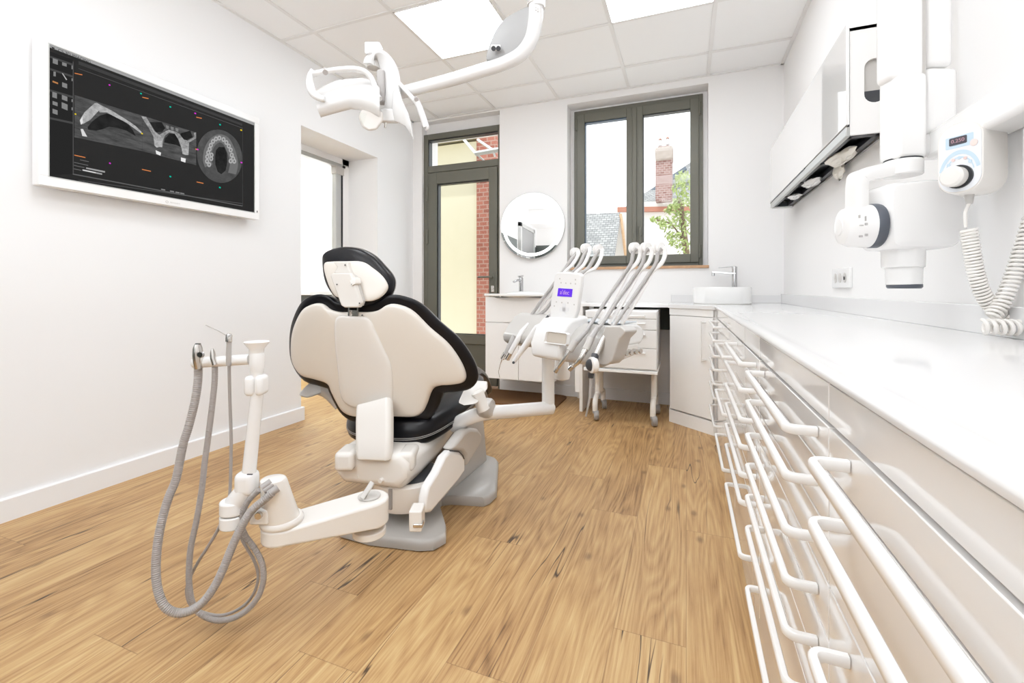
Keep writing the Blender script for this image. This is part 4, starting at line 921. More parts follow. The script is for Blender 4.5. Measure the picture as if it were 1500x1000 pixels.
for x in (511.5, 524.5): MB().obox(onback(x, 455, -.014), (.006, 0, 0), (0, .006, 0), (0, .002, .045)).build('headrest_post', M['metal'], pc)
MB().obox(onback(518, 458.5, -.014), (.034, 0, 0), (0, .004, 0), (0, .001, .022)).build('post_plate', M['metal'], pc)
MB().cyl(onback(530.5, 461.5, -.03), onback(530.5, 461.5, -.022), .003).build('screw', M['dark'], pc)
# seat cushion
def rotp(x, y, deg, cx, cy):
    a_ = math.radians(deg); return (cx+(x-cx)*math.cos(a_)-(y-cy)*math.sin(a_), cy+(x-cx)*math.sin(a_)+(y-cy)*math.cos(a_))
def flat_pillow(poly, z0, z1, p=3.0, tilt=0, nring=8):
    n_ = len(poly); cx_ = sum(q[0] for q in poly)/n_; cy_ = sum(q[1] for q in poly)/n_; zm = (z0+z1)/2
    ts = [math.sin(PI/2*(k+1)/nring) for k in range(nring)]
    def ring(t, s_): return [V(cx_+(x-cx_)*t, cy_+(y-cy_)*t, zm+s_*(z1-z0)/2*max(0, 1-t**p)**(1/p)+tilt*((cy_+(y-cy_)*t)-1.45)) for x, y in poly]
    return MB().loft([ring(.02, -1)]+[ring(t, -1) for t in ts[:-1]]+[ring(1, 0)]+[ring(t, 1) for t in reversed(ts[:-1])]+[ring(.02, 1)])
sp2 = [rotp(p_.x, p_.y, 9, -1.12, 1.45) for p_ in smooth_path([V(-1.20, 1.465, 0), V(-1.05, 1.45, 0), V(-.955, 1.475, 0), V(-.90, 1.56, 0), V(-.862, 1.72, 0), V(-.85, 1.95, 0), V(-.90, 2.12, 0), V(-1.15, 2.17, 0), V(-1.40, 2.12, 0), V(-1.44, 1.95, 0), V(-1.40, 1.72, 0), V(-1.33, 1.56, 0), V(-1.27, 1.49, 0)], 4, True)]
sc_ = flat_pillow(sp2, .275, .425, 3.4, .13).build('seat_cushion', M['leather'], pc, ang=80)
n_ = len(sp2); cxs = sum(x for x, y in sp2)/n_; cys = sum(y for x, y in sp2)/n_
for dz, s_ in ((.0, 1.003), (.006, 1.003)):
    P_ = [V(cxs+(x-cxs)*s_, cys+(y-cys)*s_,   .338+dz+.13*(cys+(y-cys)*s_-1.45)) for x, y in sp2]; MB().tube(P_+[P_[0]], .0014, 5).build('stitching', M['stitch'], sc_)
# legrest
lr = smooth_path([V(-1.22, 2.05, .48), V(-1.25, 2.20, .47), V(-1.285, 2.40, .40), V(-1.31, 2.55, .30)], 5)
MB().band(lr, [.46-.10*i/len(lr) for i in range(len(lr))], .07, V(1, 0, 0)).build('legrest_cushion', M['leather'], pc, bevel=.02)
MB().band([p_-V(0, .01, .055) for p_ in lr], [.42-.10*i/len(lr) for i in range(len(lr))], .045, V(1, 0, 0)).build('legrest_shell', M['cast'], pc, bevel=.015)
# armrests
def armrest(s_, name):
    pass
ar = MB().loft([[at(x, y, D=d) for x, y in q_] for d, q_ in (
    (1.80, ((671, 585), (676, 571), (689, 566), (703, 568), (706, 578), (694, 590), (684, 596), (672, 592))),
    (1.78, ((670, 586), (675, 570), (689, 564), (704, 566), (708, 578), (696, 592), (684, 598), (671, 593))))])
A1 = [at(x, y, D=d) for x, y, d in ((671, 590, 1.74), (679, 572, 1.80), (698, 560, 1.92), (713, 561, 1.97), (714, 570, 1.95), (700, 590, 1.80), (694, 592, 1.76), (680, 594, 1.74))]
MB().loft([[p_+FW*d_+UP*0 for p_ in A1] for d_ in (-.0, .045)]).build('armrest', M['creamw'], pc, bevel=.010)
MB().tube(smooth_path([at(699, 574, D=1.85), at(704, 588, D=1.85), at(709, 600, D=1.85)], 4), [.034]*9, 14, flat=.8).build('armrest_post', M['creamw'], pc)
MB().lathe([(.012, -.028), (.034, -.026), (.040, -.016), (.040, .016), (.034, .026), (.012, .028)], at(712, 597, D=1.88), (RT*.9-FW*.3), 24, sx=1.25).build('armrest_pivot', M['lgrey'], pc)
A2 = [at(x, y, D=d) for x, y, d in ((437, 575, 1.82), (450, 562, 1.86), (463, 557, 1.90), (480, 560, 1.92), (482, 568, 1.92), (468, 577, 1.88), (450, 584, 1.84), (438, 581, 1.82))]
MB().loft([[p_+FW*d_ for p_ in A2] for d_ in (0, .045)]).build('armrest', M['lgrey'], pc, bevel=.010)
MB().tube(smooth_path([at(468, 568, D=1.92), at(482, 574, D=1.92), at(500, 592, D=1.92)], 4), .03, 14).build('armrest_post', M['lgrey'], pc)
# seat casting under cushion
yb_ = 1.345
secs = []
for yy_, w_, zt_, zb_ in ((yb_, .140, .318, .215), (yb_+.02, .155, .330, .200), (yb_+.10, .158, .330, .190), (yb_+.30, .160, .335, .21), (yb_+.62, .155, .375, .29)):
    c_ = -1.082
    secs.append([V(c_-w_, yy_, zt_-.03), V(c_-w_+.03, yy_, zt_), V(c_+w_-.03, yy_, zt_), V(c_+w_, yy_, zt_-.03), V(c_+w_, yy_, (zt_+zb_)/2-.02), V(c_+w_-.035, yy_, zb_), V(c_-w_+.035, yy_, zb_), V(c_-w_, yy_, (zt_+zb_)/2-.02)])
secs = [[V(*rotp(q.x, q.y, 7, -1.08, 1.35), q.z) for q in r_] for r_ in secs]
MB().loft(secs).build('seat_casting', M['creamw'], pc, bevel=.012, seg=4, ang=50)
for x in (-1.135, -1.03): MB().cyl((x, yb_-.008, .232), (x, yb_+.01, .232), .008).build('plug', M['creamw'], pc)
for px_ in ((490, 518), (582, 607)):
    a_, b_ = at(px_[0], 676, D=1.635), at(px_[1], 676, D=1.635)
    MB().obox((a_+b_)/2+FW*.045, RT*(b_-a_).length, FW*.11, UP*.070).build('casting_shoulder', M['creamw'], pc, bevel=.016, seg=4)
# drum, arm and linkage
dc = V(-1.03, 1.515, 0)
MB().lathe([(.10, .085), (.13, .095), (.138, .11), (.138, .188), (.130, .196), (.118, .198)], dc, (0, 0, 1), 48).build('swivel_drum', M['creamw'], pc)
MB().lathe([(.116, .192), (.12, .20), (.10, .212), (.05, .214)], dc, (0, 0, 1), 48).build('drum_top', M['dark'], pc)
MB().box(-1.02, -1.006, 1.372, 1.39, .115, .19).build('drum_latch', M['cast'], pc, bevel=.002)
MB().obox(at(611, 757, D=1.43), RT*.040, FW*.06, UP*.065).build('bracket', M['creamw'], pc, bevel=.005)
MB().obox(at(613, 767, D=1.41), RT*.03, FW*.03, UP*.012).build('bracket_hook', M['metal'], pc, bevel=.003)
# lifting arm cover on the right side of the chair
def onx(px, py, X): return at(px, py, X=X)
XQ = -.845
cv = [(622, 752), (624, 730), (628, 712), (642, 690), (652, 668), (660, 660), (676, 662), (682, 668), (682, 690), (672, 704), (655, 724), (632, 751)]
MB().prism([onx(x, y, XQ) for x, y in cv], (-.035, 0, 0)).build('lift_cover', M['white'], pc, bevel=.012)
cv = [(661, 659), (672, 644), (680, 633), (690, 627), (701, 628), (707, 636), (706, 648), (698, 662), (684, 684), (683, 668), (677, 661)]
MB().prism([onx(x, y, XQ+.004) for x, y in cv], (-.05, 0, 0)).build('lift_cover_upper', M['lgrey'], pc, bevel=.014)
MB().tube([onx(x, y, XQ+.002) for x, y in ((659, 660), (672, 661), (678, 667), (680, 672))], .0022, 6).build('cover_seam', M['dark'], pc)
MB().tube(smooth_path([onx(623, 712, XQ-.03), onx(622, 725, XQ-.02), onx(622, 742, XQ-.02)], 4), .008, 10).build('lift_link', M['lgrey'], pc)
# floor base
fp = [(-1.222, 1.345), (-1.20, 1.325), (-1.064, 1.319), (-.879, 1.352), (-.83, 1.375), (-.812, 1.43), (-.835, 1.475), (-.965, 1.64), (-.97, 1.675), (-.935, 1.70), (-.80, 1.735), (-.785, 1.76), (-.782, 1.83), (-.905, 2.14), (-.94, 2.18), (-1.0, 2.20), (-1.30, 2.20), (-1.40, 2.15), (-1.43, 1.85), (-1.40, 1.76), (-1.27, 1.72), (-1.235, 1.66)]
bp = MB().loft([[V(-1.1+(x+1.1)*q_, 1.75+(y-1.75)*q_, z) for x, y in fp] for q_, z in ((.985, 0), (1, .004), (1, .026), (.985, .036), (.965, .040))]).build('floor_plate', M['grey'], pc)
MB().loft([[V(-1.10-w_, y_, z_) for w_, z_ in ((-.14, .038), (-.115, h_), (.16, h_), (.18, .038))] for y_, h_ in ((1.55, .05), (1.72, .11), (1.9, .24), (2.05, .30), (2.12, .30))]).build('lift_pedestal', M['grey'], pc, bevel=.015)
MB().obox((-1.10, 1.80, .22), (.20, 0, 0), (0, .40, .10), (0, -.02, .10)).build('scissor_lift', M['dark'], pc, bevel=.01)

# assistant unit, swings on an arm from the drum
au = thing('assistant_unit', 'white assistant arm with three suction hoses hung left of the chair', 'suction unit', (-1.06, .9, .24))
def A3(px, py, D=1.2): return at(px, py, D=D)
p0, p1 = V(-1.055, .925, .252), V(-.925, 1.20, .262)
PV = at(541, 727, D=1.385); PE = at(413, 766, D=1.235)
dirv = (PV-PE); dirv.z = 0; dirv.normalize(); sdv = V(dirv.y, -dirv.x, 0)
def stad(c0_, c1_, r0, r1, z): 
    out = []
    for k in range(13): a_ = PI/2+PI*k/12; out.append(V(c0_.x, c0_.y, 0)+(dirv*math.cos(a_)+sdv*math.sin(a_))*r0)
    for k in range(13): a_ = -PI/2+PI*k/12; out.append(V(c1_.x, c1_.y, 0)+(dirv*math.cos(a_)+sdv*math.sin(a_))*r1)
    return out
top0, top1 = .272, .278
so_l = stad(PE, PV, .052, .058, 0); m_ = len(so_l)
def zt(i, t0, t1): return t0 if i < 13 else t1
MB().loft([[p_+V(0, 0, zt(i, a_, b2)) for i, p_ in enumerate(so_l)] for a_, b2 in ((.238, .205), (.284, .284))]).build('swing_arm', M['creamw'], au, bevel=.008)
MB().cyl(V(PV.x, PV.y, .284), V(PV.x, PV.y, .291), .034).build('pivot_cap', M['lgrey'], au, bevel=.003)
MB().cyl(V(PV.x, PV.y, .17), V(PV.x, PV.y, .19), .05).build('pivot_base', M['creamw'], au, bevel=.003)
l0, l1 = at(530, 736, D=1.35), at(546, 706, D=1.38)
MB().band([l0+UP*.012, l1+UP*.0], .016, .008, RT).build('brake_lever', M['lgrey'], au, bevel=.003)
cb_ = V(PE.x, PE.y, .284); ct_ = at(400, 700, D=1.20); cax = (ct_-cb_)
MB().lathe([(.053, 0), (.055, .004), (.055, .012), (.050, .018)], cb_, UP, 40).build('cone_foot', M['creamw'], au)
MB().loft([[cb_+cax*t+(V(1, 0, 0)*math.cos(a_)+V(0, 1, 0)*math.sin(a_))*r_ for a_ in [2*PI*k/40 for k in range(40)]] for t, r_ in ((.08, .048), (.5, .040), (.93, .033), (.98, .031), (1.0, .027))]).build('hose_cone', M['creamw'], au)
for k, (x, y) in enumerate(((388, 709), (391, 713), (398, 718))):
    MB().cyl(A3(x+9, y-4, 1.18), A3(x-5, y+6, 1.165), .0105 if k == 2 else .009).build('hose_socket', M['hose'], au)
# joint block, clamp
jb = A3(341, 742)
jc = [V(jb.x, jb.y, 0)+RT*x*.5+FW*y*.5 for x, y in [(math.cos(2*PI*k/28)*.066+.004, math.sin(2*PI*k/28)*.066) for k in range(28)]]
MB().loft([[p_+V(0, 0, z) for p_ in jc] for z in (.292, .325)]).build('joint_lower', M['white'], au, bevel=.004)
MB().loft([[p_+V(0, 0, z)-RT*0 for p_ in jc] for z in (.328, .362)]).build('joint_upper', M['white'], au, bevel=.004)
MB().obox(A3(385, 752, 1.2), RT*.05, FW*.045, UP*.040).build('clamp', M['white'], au, bevel=.006)
MB().lathe([(.004, .008), (.0085, .008), (.0095, .004), (.0095, 0)], A3(380, 754, 1.165), -FW, 20).build('clamp_bolt', M['metal'], au)
MB().tube([A3(345, 737), A3(356, 722), A3(364, 708)], [.028, .026, .024], 14).build('joint_neck', M['white'], au)
MB().obox(A3(362, 706), RT*.052, FW*.05, UP*.062).build('knuckle', M['white'], au, bevel=.016, seg=4)
MB().obox(A3(366, 694.5, 1.17), RT*.014, FW*.004, UP*.002).build('knuckle_slot', M['dark'], au)
MB().tube([A3(364, 700), A3(377, 572)], [.0175, .0155], 18, flat=1.0).build('upright_pole', M['white'], au)
# elbow
MB().obox(A3(369.8, 563.5), RT*.027, FW*.045, UP*.053).build('elbow_left', M['white'], au, bevel=.011, seg=4)
MB().obox(A3(383.3, 563), RT*.022, FW*.045, UP*.053).build('elbow_right', M['white'], au, bevel=.011, seg=4)
MB().lathe([(.012, 0), (.015, .012), (.0185, .03), (.0185, .062), (.0175, .066)], A3(376.5, 553), UP, 28).build('holder_neck', M['white'], au)
MB().lathe([(.0175, 0), (.018, .012), (.030, .028), (.031, .031), (.027, .033), (.004, .030)], A3(376, 517.5), UP, 28).build('funnel_cap', M['white'], au)
MB().tube([A3(283, 531.5), A3(285, 531.3), A3(366, 526)], [.011, .014, .014], 18).build('holder_bar', M['white'], au)
# hoses
c3 = lambda L_, d=1.2: [at(200+x/3.703, 660+y/3.703, D=d_ if d_ else d) for x, y, d_ in L_]
def hose(pix, ds, r, name, m, ribs=0, parent=au):
    n_ = len(pix); P_ = [at(x, y, D=ds[0] if len(ds) == 1 else (ds[0]+(ds[1]-ds[0])*min(1, i/(n_*.5)) if i < n_*.5 else ds[1]+(ds[2]-ds[1])*((i-n_*.5)/(n_*.5)))) for i, (x, y) in enumerate(pix)]
    for p_ in P_: p_.z = max(p_.z, r+.004)
    sm = smooth_path(P_, 12 if not ribs else 40)
    if ribs:
        L_ = 0; rad = [r]
        for a_, b2 in zip(sm, sm[1:]): L_ += (b2-a_).length; rad.append(r*(1+.085*math.sin(L_*2*PI/ribs)))
        return MB().tube(sm, rad, 14).build(name, m, parent)
    return MB().tube(sm, r, 12).build(name, m, parent)
px3 = lambda L_: [(200+x/3.703, 660+y/3.703) for x, y in L_]
fat = [(290.5, 536), (290, 556), (286, 585), (277, 622), (268, 652)]+px3([(215, 150), (175, 250), (140, 370), (115, 500), (105, 640), (115, 750), (150, 840), (215, 878), (290, 868), (360, 820), (420, 740), (470, 640), (510, 540), (560, 430), (620, 330), (690, 268), (735, 228)])
hose(fat, (1.20, 1.13, 1.17), .0098, 'suction_hose', M['hose'], .0052)
med = [(314.5, 530), (314.5, 556), (311, 592), (305, 640)]+px3([(370, 60), (355, 200), (325, 380), (295, 520), (285, 640), (287, 740), (305, 830), (350, 885), (430, 918), (520, 908), (600, 862), (660, 790), (688, 700), (680, 610), (640, 530), (590, 460), (568, 390), (580, 320), (615, 260), (665, 212)])
hose(med, (1.20, 1.21, 1.18), .0072, 'suction_hose', M['hose'], .0048)
thin = [(335.5, 528), (336.5, 580), (338.6, 640)]+px3([(512, 30), (510, 150), (503, 250), (480, 330), (440, 430), (390, 515), (330, 610), (290, 690), (272, 760), (290, 830), (340, 868), (430, 892), (510, 880), (590, 832), (640, 765), (660, 680), (640, 600), (600, 530), (568, 470), (560, 400), (572, 330), (610, 250), (650, 215)])
hose(thin, (1.20, 1.24, 1.20), .0040, 'syringe_hose', M['hose'])
# handpieces on the bar
tA = MB().tube([A3(291, 540, 1.185), A3(290.5, 530, 1.185), A3(290, 520, 1.185), A3(289.5, 510, 1.185), A3(289.5, 504, 1.185)], [.0095, .0125, .0135, .012, .008], 18, flat=.7).build('suction_handle', M['metal'], au)
MB().lathe([(.002, .006), (.007, .006), (.0085, .003), (.0085, 0)], A3(295, 519, 1.165), -FW, 20).build('suction_dial', M['chrome'], tA)
MB().obox(A3(290, 503.5, 1.185), RT*.012, FW*.006, UP*.003).build('nozzle', M['dark'], tA)
tB = MB().tube([A3(315, 534, 1.185), A3(312, 524, 1.185), A3(311.5, 516, 1.185), A3(311, 510.5, 1.185)], [.0072, .0075, .0062, .003], 16, flat=.8).build('suction_handle', M['metal'], au)
tC = MB().tube([A3(335, 535, 1.185), A3(335, 520, 1.185), A3(335.5, 505, 1.185), A3(335.5, 495, 1.185)], [.006, .0068, .0062, .0068], 16).build('syringe_handle', M['hosel'], au)
MB().tube([A3(335, 500, 1.184), A3(335.5, 491, 1.184), A3(336, 488.5, 1.184)], [.0078, .0078, .005], 16).build('syringe_head', M['metal'], tC)
MB().tube([A3(331, 490.5, 1.184), A3(320, 484.5, 1.184), A3(301.5, 476, 1.184)], [.0016, .0013, .0013], 8).build('syringe_tip', M['hose'], tC)
for x, y in ((333.6, 492), (337, 491)): MB().cyl(A3(x, y, 1.176), A3(x, y, 1.170), .0022).build('syringe_button', M['chrome'], tC)

# ============================================================ DELIVERY UNIT
O = V(-.800, 1.973, 0); e1 = V(.873, -.487, 0).normalized(); e2 = V(.487, .873, 0).normalized()
du = thing('delivery_unit', 'white dental delivery unit with six instrument whips and control panel', 'delivery unit', O+e1*.3)
def U(a_, b2, z): return O+e1*a_+e2*b2+V(0, 0, z)
def ub(px, py, b2): return onpl(px, py, O+e2*b2, e2)
def wing(name, a0, a1, prof, m, bev=.012, a0s=0):
    return MB().prism([U(a0, b_, z) for b_, z in prof], e1*(a1-a0)).build(name, m, du, bevel=bev, seg=4)
# column and pipe
PB = at(803, 597, D=2.07)
MB().tube([PB, V(PB.x, PB.y, .66)], .029, 24).build('column', M['white'], du)
MB().tube(smooth_path([V(-.93, 1.70, .34), at(700, 607, D=1.88), at(750, 602, D=1.98), at(808, 597, D=2.07)], 6), [.030]*19, 20).build('support_pipe', M['white'], du)
MB().ell(PB+V(.0, 0, 0), RT*.034, FW*.03, UP*.03).build('pipe_elbow', M['white'], du)
MB().lathe([(.02, 0), (.036, .006), (.040, .02), (.040, .045), (.03, .10)], at(823, 556, D=2.2), UP, 28).build('arm_joint', M['matt'], du)
MB().tube([at(823, 540, D=2.2), at(823, 505, D=2.2)], .030, 20).build('arm_upright', M['matt'], du)
# wings (instrument holder, grey) : curved profile in (b, z)
wp = [(-.035, .660), (-.040, .690), (-.005, .735), (.035, .775), (.075, .790), (.105, .785), (.105, .745), (.06, .70), (.03, .655), (.0, .640)]
wing('left_holder', .0, .30, [(b_+.02, z+.02) for b_, z in wp], M['lgrey'])
wp2 = [(-.050, .650), (-.052, .680), (-.015, .725), (.03, .765), (.075, .782), (.125, .780), (.125, .745), (.07, .69), (.03, .640), (-.02, .632)]
wing('right_holder', .40, .60, wp2, M['lgrey'])
# S-curved end cheek of the right holder
def upx(L_, b2): return [ub(690+x/3.572, 340+y/3.572, b2) for x, y in L_]
ck = upx([(700, 492), (780, 493), (808, 515), (806, 528), (775, 560), (757, 620), (740, 672), (715, 693), (690, 696), (665, 690), (655, 660), (672, 600)], -.05)
MB().prism(ck, e2*.07).build('holder_cheek', M['lgrey'], du, bevel=.012, seg=4)
# centre block with recessed grip
cz = [(-.065, .645), (-.072, .700), (-.04, .765), (.0, .800), (.10, .815), (.12, .76), (.06, .66), (-.01, .630)]
a0, a1 = .255, .425
blk = MB()
fr0 = [U(a0, b_, z) for b_, z in cz]
gT, gB = .755, .690
cb1 = wing('centre_block', a0, a1, cz, M['white'], .012)
gq = []
def face(a_, z):
    # point on the sloping front face
    t = (z-.700)/(.765-.700); return U(a_, -.072+.032*t-.0015, z) if z > .700 else U(a_, -.072-.0015, z)
kq = lambda x, y, b_: ub(720+x/6.25, 440+y/6.25, b_)
gr_ = [(500, 290), (515, 284), (680, 302), (692, 312), (686, 400), (676, 410), (490, 388), (480, 378)]
gc = sum([kq(x, y, -.075) for x, y in gr_], V(0, 0, 0))/8
ro = [kq(x, y, -.0790) for x, y in gr_]; rin = [gc+(p_-gc)*.86+e2*.006 for p_ in ro]; rot_ = [gc+(p_-gc)*1.07+e2*.012 for p_ in ro]
MB().loft([rot_, ro, rin], caps=False).build('grip_rim', M['white'], cb1)
MB().prism([p_-e2*.002 for p_ in rin], e2*.004).build('grip_recess', mat('recess_beige', (.62, .57, .50), .5), cb1)
# rear body and side
bd = [(.06, .66), (.08, .775), (.16, .785), (.23, .775), (.25, .745), (.23, .70), (.16, .675)]
wing('rear_body', .10, .54, bd, M['white'], .018)
wing('side_body', .53, .60, [(.05, .700), (.06, .755), (.12, .785), (.20, .785), (.235, .77), (.245, .735), (.225, .705), (.13, .700)], M['white'], .012)
wing('side_plate', .53, .60, [(.04, .640), (.05, .702), (.21, .708), (.19, .665)], M['creamw'], .006)
for k in range(4):
    p_ = U(.605, .075+.030*k, .683)
    MB().cyl(p_-e1*.01, p_+e1*.028, .007).cyl(p_+e1*.028, p_+e1*.033, .0095).build('hose_connector', M['metal'], du)
tr_ = MB().prism([U(a_, b_, .788) for a_, b_ in ((.36, .10), (.58, .10), (.58, .22), (.36, .22))], (0, 0, .006)).build('instrument_tray', mat('pale_blue_steel', (.62, .68, .74), .25, metal=.3), du, bevel=.002)
# control panel
CPt = [(812.5, 402), (816, 398.5), (832, 398.5), (848, 400), (851.5, 403), (850, 420), (845, 455), (840.5, 468), (836, 471), (820, 471), (807, 469.5), (805, 466), (806.5, 440)]
cp = [ub(x, y, .03+.0*(y-400)) for x, y in CPt]
cpn = (e2*.92-e1*.0+UP*.0).normalized()
pan = MB().prism(cp, e2*.022).build('control_panel', M['white'], du, bevel=.006, seg=4)
scq = [ub(x, y, .0295) for x, y in ((818, 421.8), (839, 423.2), (837.6, 435), (816.4, 433.6))]
MB().prism(scq, e2*-.0012).build('lcd_screen', emis('lcd_violet', (.11, .035, .62), 1), pan)
r_ = (scq[1]-scq[0]).normalized(); u_ = (scq[0]-scq[3]).normalized()
text('lcd_text', "a'dec", .026, sum(scq, V(0, 0, 0))/4-e2*.0022, r_, u_, emis('lcd_text_col', (.42, .25, .55), 1), pan)
kk = MB()
for x, y in ((822, 414), (829, 414.6), (836, 415), (843, 415.6), (820, 408), (843, 409.5), (815, 442), (823, 443), (832, 443.5), (812, 448), (841, 446)):
    c_ = ub(x, y, .0295); kk.prism([c_+(e1*math.cos(t)+UP*math.sin(t))*.0035 for t in [2*PI*j/8 for j in range(8)]], e2*-.0006)
kk.build('key_marks', M['lgrey'], pan)
c_ = ub(826, 453, .0295)
MB().obox(c_, e1*.052, e2*.0008, UP*.017).obox(c_, e1*.017, e2*.0008, UP*.052).build('cross_key', mat('key_grey', (.78, .78, .79), .6), pan)
MB().tube([ub(826, 466, .05), U(.22, .07, .80)], .014, 12).build('panel_stem', M['white'], du)
# instruments: whip arm + pulley + hose + handpiece
q1 = lambda x, y: (690+x/3.572, 340+y/3.572)
def path(L_): return smooth_path([ub(*q1(x, y), b_) for x, y, b_ in L_], 7)
def whip(arm_pts, hose_pts, pul, hose_m=None, wa=.013):
    MB().band(path(arm_pts), .017, .008, e1).build('whip_arm', M['matt'], du)
    c_ = ub(*q1(*pul[:2]), pul[2])
    pu = MB().lathe([(.010, -.013), (.023, -.012), (.024, -.006), (.016, -.004), (.016, .004), (.024, .006), (.023, .012), (.010, .013)], c_, (e1*.97-e2*.1), 24).build('pulley', M['matt'], du)
    MB().band(smooth_path([c_-UP*.02+e1*.0, c_+e2*.018-UP*.004, c_+UP*.021, c_-e2*.012+UP*.014], 5), .012, .004, e1).build('pulley_guard', M['matt'], pu)
    return MB().tube(path(hose_pts), .0078, 10).build('instrument_hose', hose_m or M['hosel'], du)
# right group
for k, dx in enumerate((0, 60, 130)):
    whip([(880+dx, 75, .22), (886+dx, 110, .22), (868+dx, 160, .21), (825+dx*.97, 205, .20), (790+dx*.95, 270, .18), (735+dx*.93, 370, .14), (670+dx*.9, 480, .10)],
         [(868+dx, 85, .215), (848+dx, 110, .21), (836+dx, 165, .20), (790+dx, 235, .18), (715+dx, 345, .13), (640+dx*.97, 460, .06), (592+dx*.9, 530, -.03)],
         (855+dx, 84, .225))
def hand(L_, radii, name, m, parent=None, n=18):
    P_ = [ub(*q1(x, y), b_) for x, y, b_ in L_]
    return MB().tube(P_, [q*1.05 for q in radii], n).build(name, m, parent or du)
o1 = hand([(600, 520, -.02), (560, 565, -.055), (545, 580, -.065)], [.009, .0105, .012], 'handpiece', M['hosel'])
hand([(548, 570, -.062), (515, 620, -.085)], [.0135, .0125], 'motor_sleeve', M['lgrey'], o1)
hand([(515, 620, -.085), (490, 660, -.10), (450, 715, -.115)], [.009, .0075, .0055], 'handpiece_shaft', M['metal'], o1)
hand([(452, 712, -.116), (440, 732, -.12)], [.0075, .0075], 'handpiece_head', M['chrome'], o1)
o1 = hand([(660, 500, -.01), (635, 545, -.05), (625, 560, -.06)], [.009, .0105, .012], 'handpiece', M['hosel'])
hand([(628, 555, -.058), (600, 615, -.085)], [.0135, .0125], 'motor_sleeve', M['lgrey'], o1)
hand([(600, 615, -.085), (582, 650, -.10), (558, 683, -.11), (530, 706, -.115)], [.010, .009, .0075, .006], 'handpiece_shaft', M['metal'], o1)
hand([(533, 702, -.116), (514, 718, -.12)], [.0085, .0085], 'handpiece_head', M['chrome'], o1)
o1 = hand([(722, 500, -.01), (690, 560, -.05), (652, 645, -.08)], [.0095, .0105, .0115], 'lamp_handpiece', M['metal'])
c_ = ub(*q1(632, 695), -.10)
MB().lathe([(.010, .022), (.026, .016), (.030, .004), (.028, -.004), (.022, -.006)], c_, e2*.75+e1*.35, 32).build('lamp_bezel', M['creamw'], o1)
MB().ell(c_-e2*.004-e1*.002, e1*.022, e2*.012, UP*.022).build('lamp_lens', M['dark'], o1)
hand([(650, 640, -.08), (645, 665, -.09)], [.013, .013], 'lamp_collar', M['dark'], o1)
hand([(628, 735, -.09), (627, 762, -.09)], [.011, .009], 'lamp_plug', M['dark'], o1)
hand([(627, 762, -.09), (622, 860, -.09), (610, 925, -.085), (601, 962, -.08)], [.005, .004, .0035, .003], 'lamp_cable', M['hosel'], o1)
# left group
for (px_, py_, arm_, hos) in (
    (545, 108, [(560, 100), (558, 125), (530, 170), (490, 210), (430, 300), (330, 440)], [(552, 108), (530, 135), (495, 185), (440, 262), (370, 355), (290, 470), (245, 520)]),
    (600, 86, [(622, 80), (618, 110), (590, 170), (545, 215), (480, 310), (420, 400)], [(612, 88), (590, 120), (560, 180), (480, 270), (395, 400), (325, 450), (290, 490)]),
    (665, 92, [(685, 90), (680, 130), (650, 185), (600, 212), (560, 250), (500, 360)], [(672, 95), (650, 125), (615, 185), (575, 220), (520, 300), (450, 400), (400, 440)])):
    n_ = len(arm_); m_ = len(hos)
    whip([(x, y, .24-.12*i/(n_-1)) for i, (x, y) in enumerate(arm_)], [(x, y, .235-.20*(i/(m_-1))**1.2) for i, (x, y) in enumerate(hos)], (px_, py_, .24))
o1 = hand([(262, 500, .03), (225, 545, -.01), (212, 575, -.03), (178, 640, -.05)], [.008, .010, .0115, .0095], 'air_syringe', M['hosel'])
hand([(180, 635, -.05), (163, 660, -.055)], [.0115, .0105], 'syringe_head', M['metal'], o1)
hand([(163, 662, -.056), (152, 695, -.06), (144, 730, -.06), (150, 760, -.06)], [.003, .0016, .0012, .0012], 'syringe_tip', M['metal'], o1)
o1 = hand([(300, 478, .03), (265, 520, -.01), (240, 570, -.03), (205, 630, -.045)], [.006, .011, .0125, .011], 'scaler_handpiece', M['white'])
hand([(206, 630, -.046), (188, 662, -.05)], [.0115, .0125], 'scaler_nose', M['metal'], o1)
o1 = hand([(372, 482, .0), (350, 500, -.02), (300, 570, -.04), (225, 675, -.06)], [.008, .0165, .0145, .0085], 'camera_handpiece', M['white'])
hand([(405, 436, .02), (372, 482, .0)], [.0045, .010], 'cable_boot', M['dark'], o1)
MB().cyl(ub(*q1(222, 682), -.072), ub(*q1(222, 682), -.066), .006).build('camera_lens', M['dark'], o1)

# ============================================================ OUTSIDE
st(MB().box(-30, 30, YB+.32, 60, -1.7, -1.6).build('ground', M['render']), 'pale yard outside the windows', 'ground')
Yh = 5.3
nb = thing('neighbour_house', 'cream rendered house wall right outside the garden door', 'house', (-3.2, Yh+.3, -1.6))
bxl = at(699, 400, Y=Yh).x
MB().box(-6.2, bxl, Yh+.02, Yh+.5, -1.6, 2.86).build('wall', M['ivory'], nb)
MB().box(-6.2, bxl-.02, Yh-.25, Yh+.6, 2.9, 2.96).build('eave', M['ivory'], nb)
bxr = at(722, 300, Y=Yh).x
MB().box(bxl, bxr+.06, Yh-.02, Yh+.4, -1.6, 3.4).build('brick_pier', M['brick'], nb)
cn = thing('awning_bracket', 'pale grey glass awning brackets above the garden door outside', 'awning', (-1.9, 4.6, 2.6))
a1 = at(680, 205, Y=4.9); a2 = at(697, 225, Y=4.6); a3 = at(731, 219, Y=4.6)
MB().tube([a1, a2], .022, 4).tube([at(700, 205, Y=4.9), at(722, 220, Y=4.6)], .018, 4).tube([a2, a3], .028, 4).build('bracket_bars', M['alu'], cn)
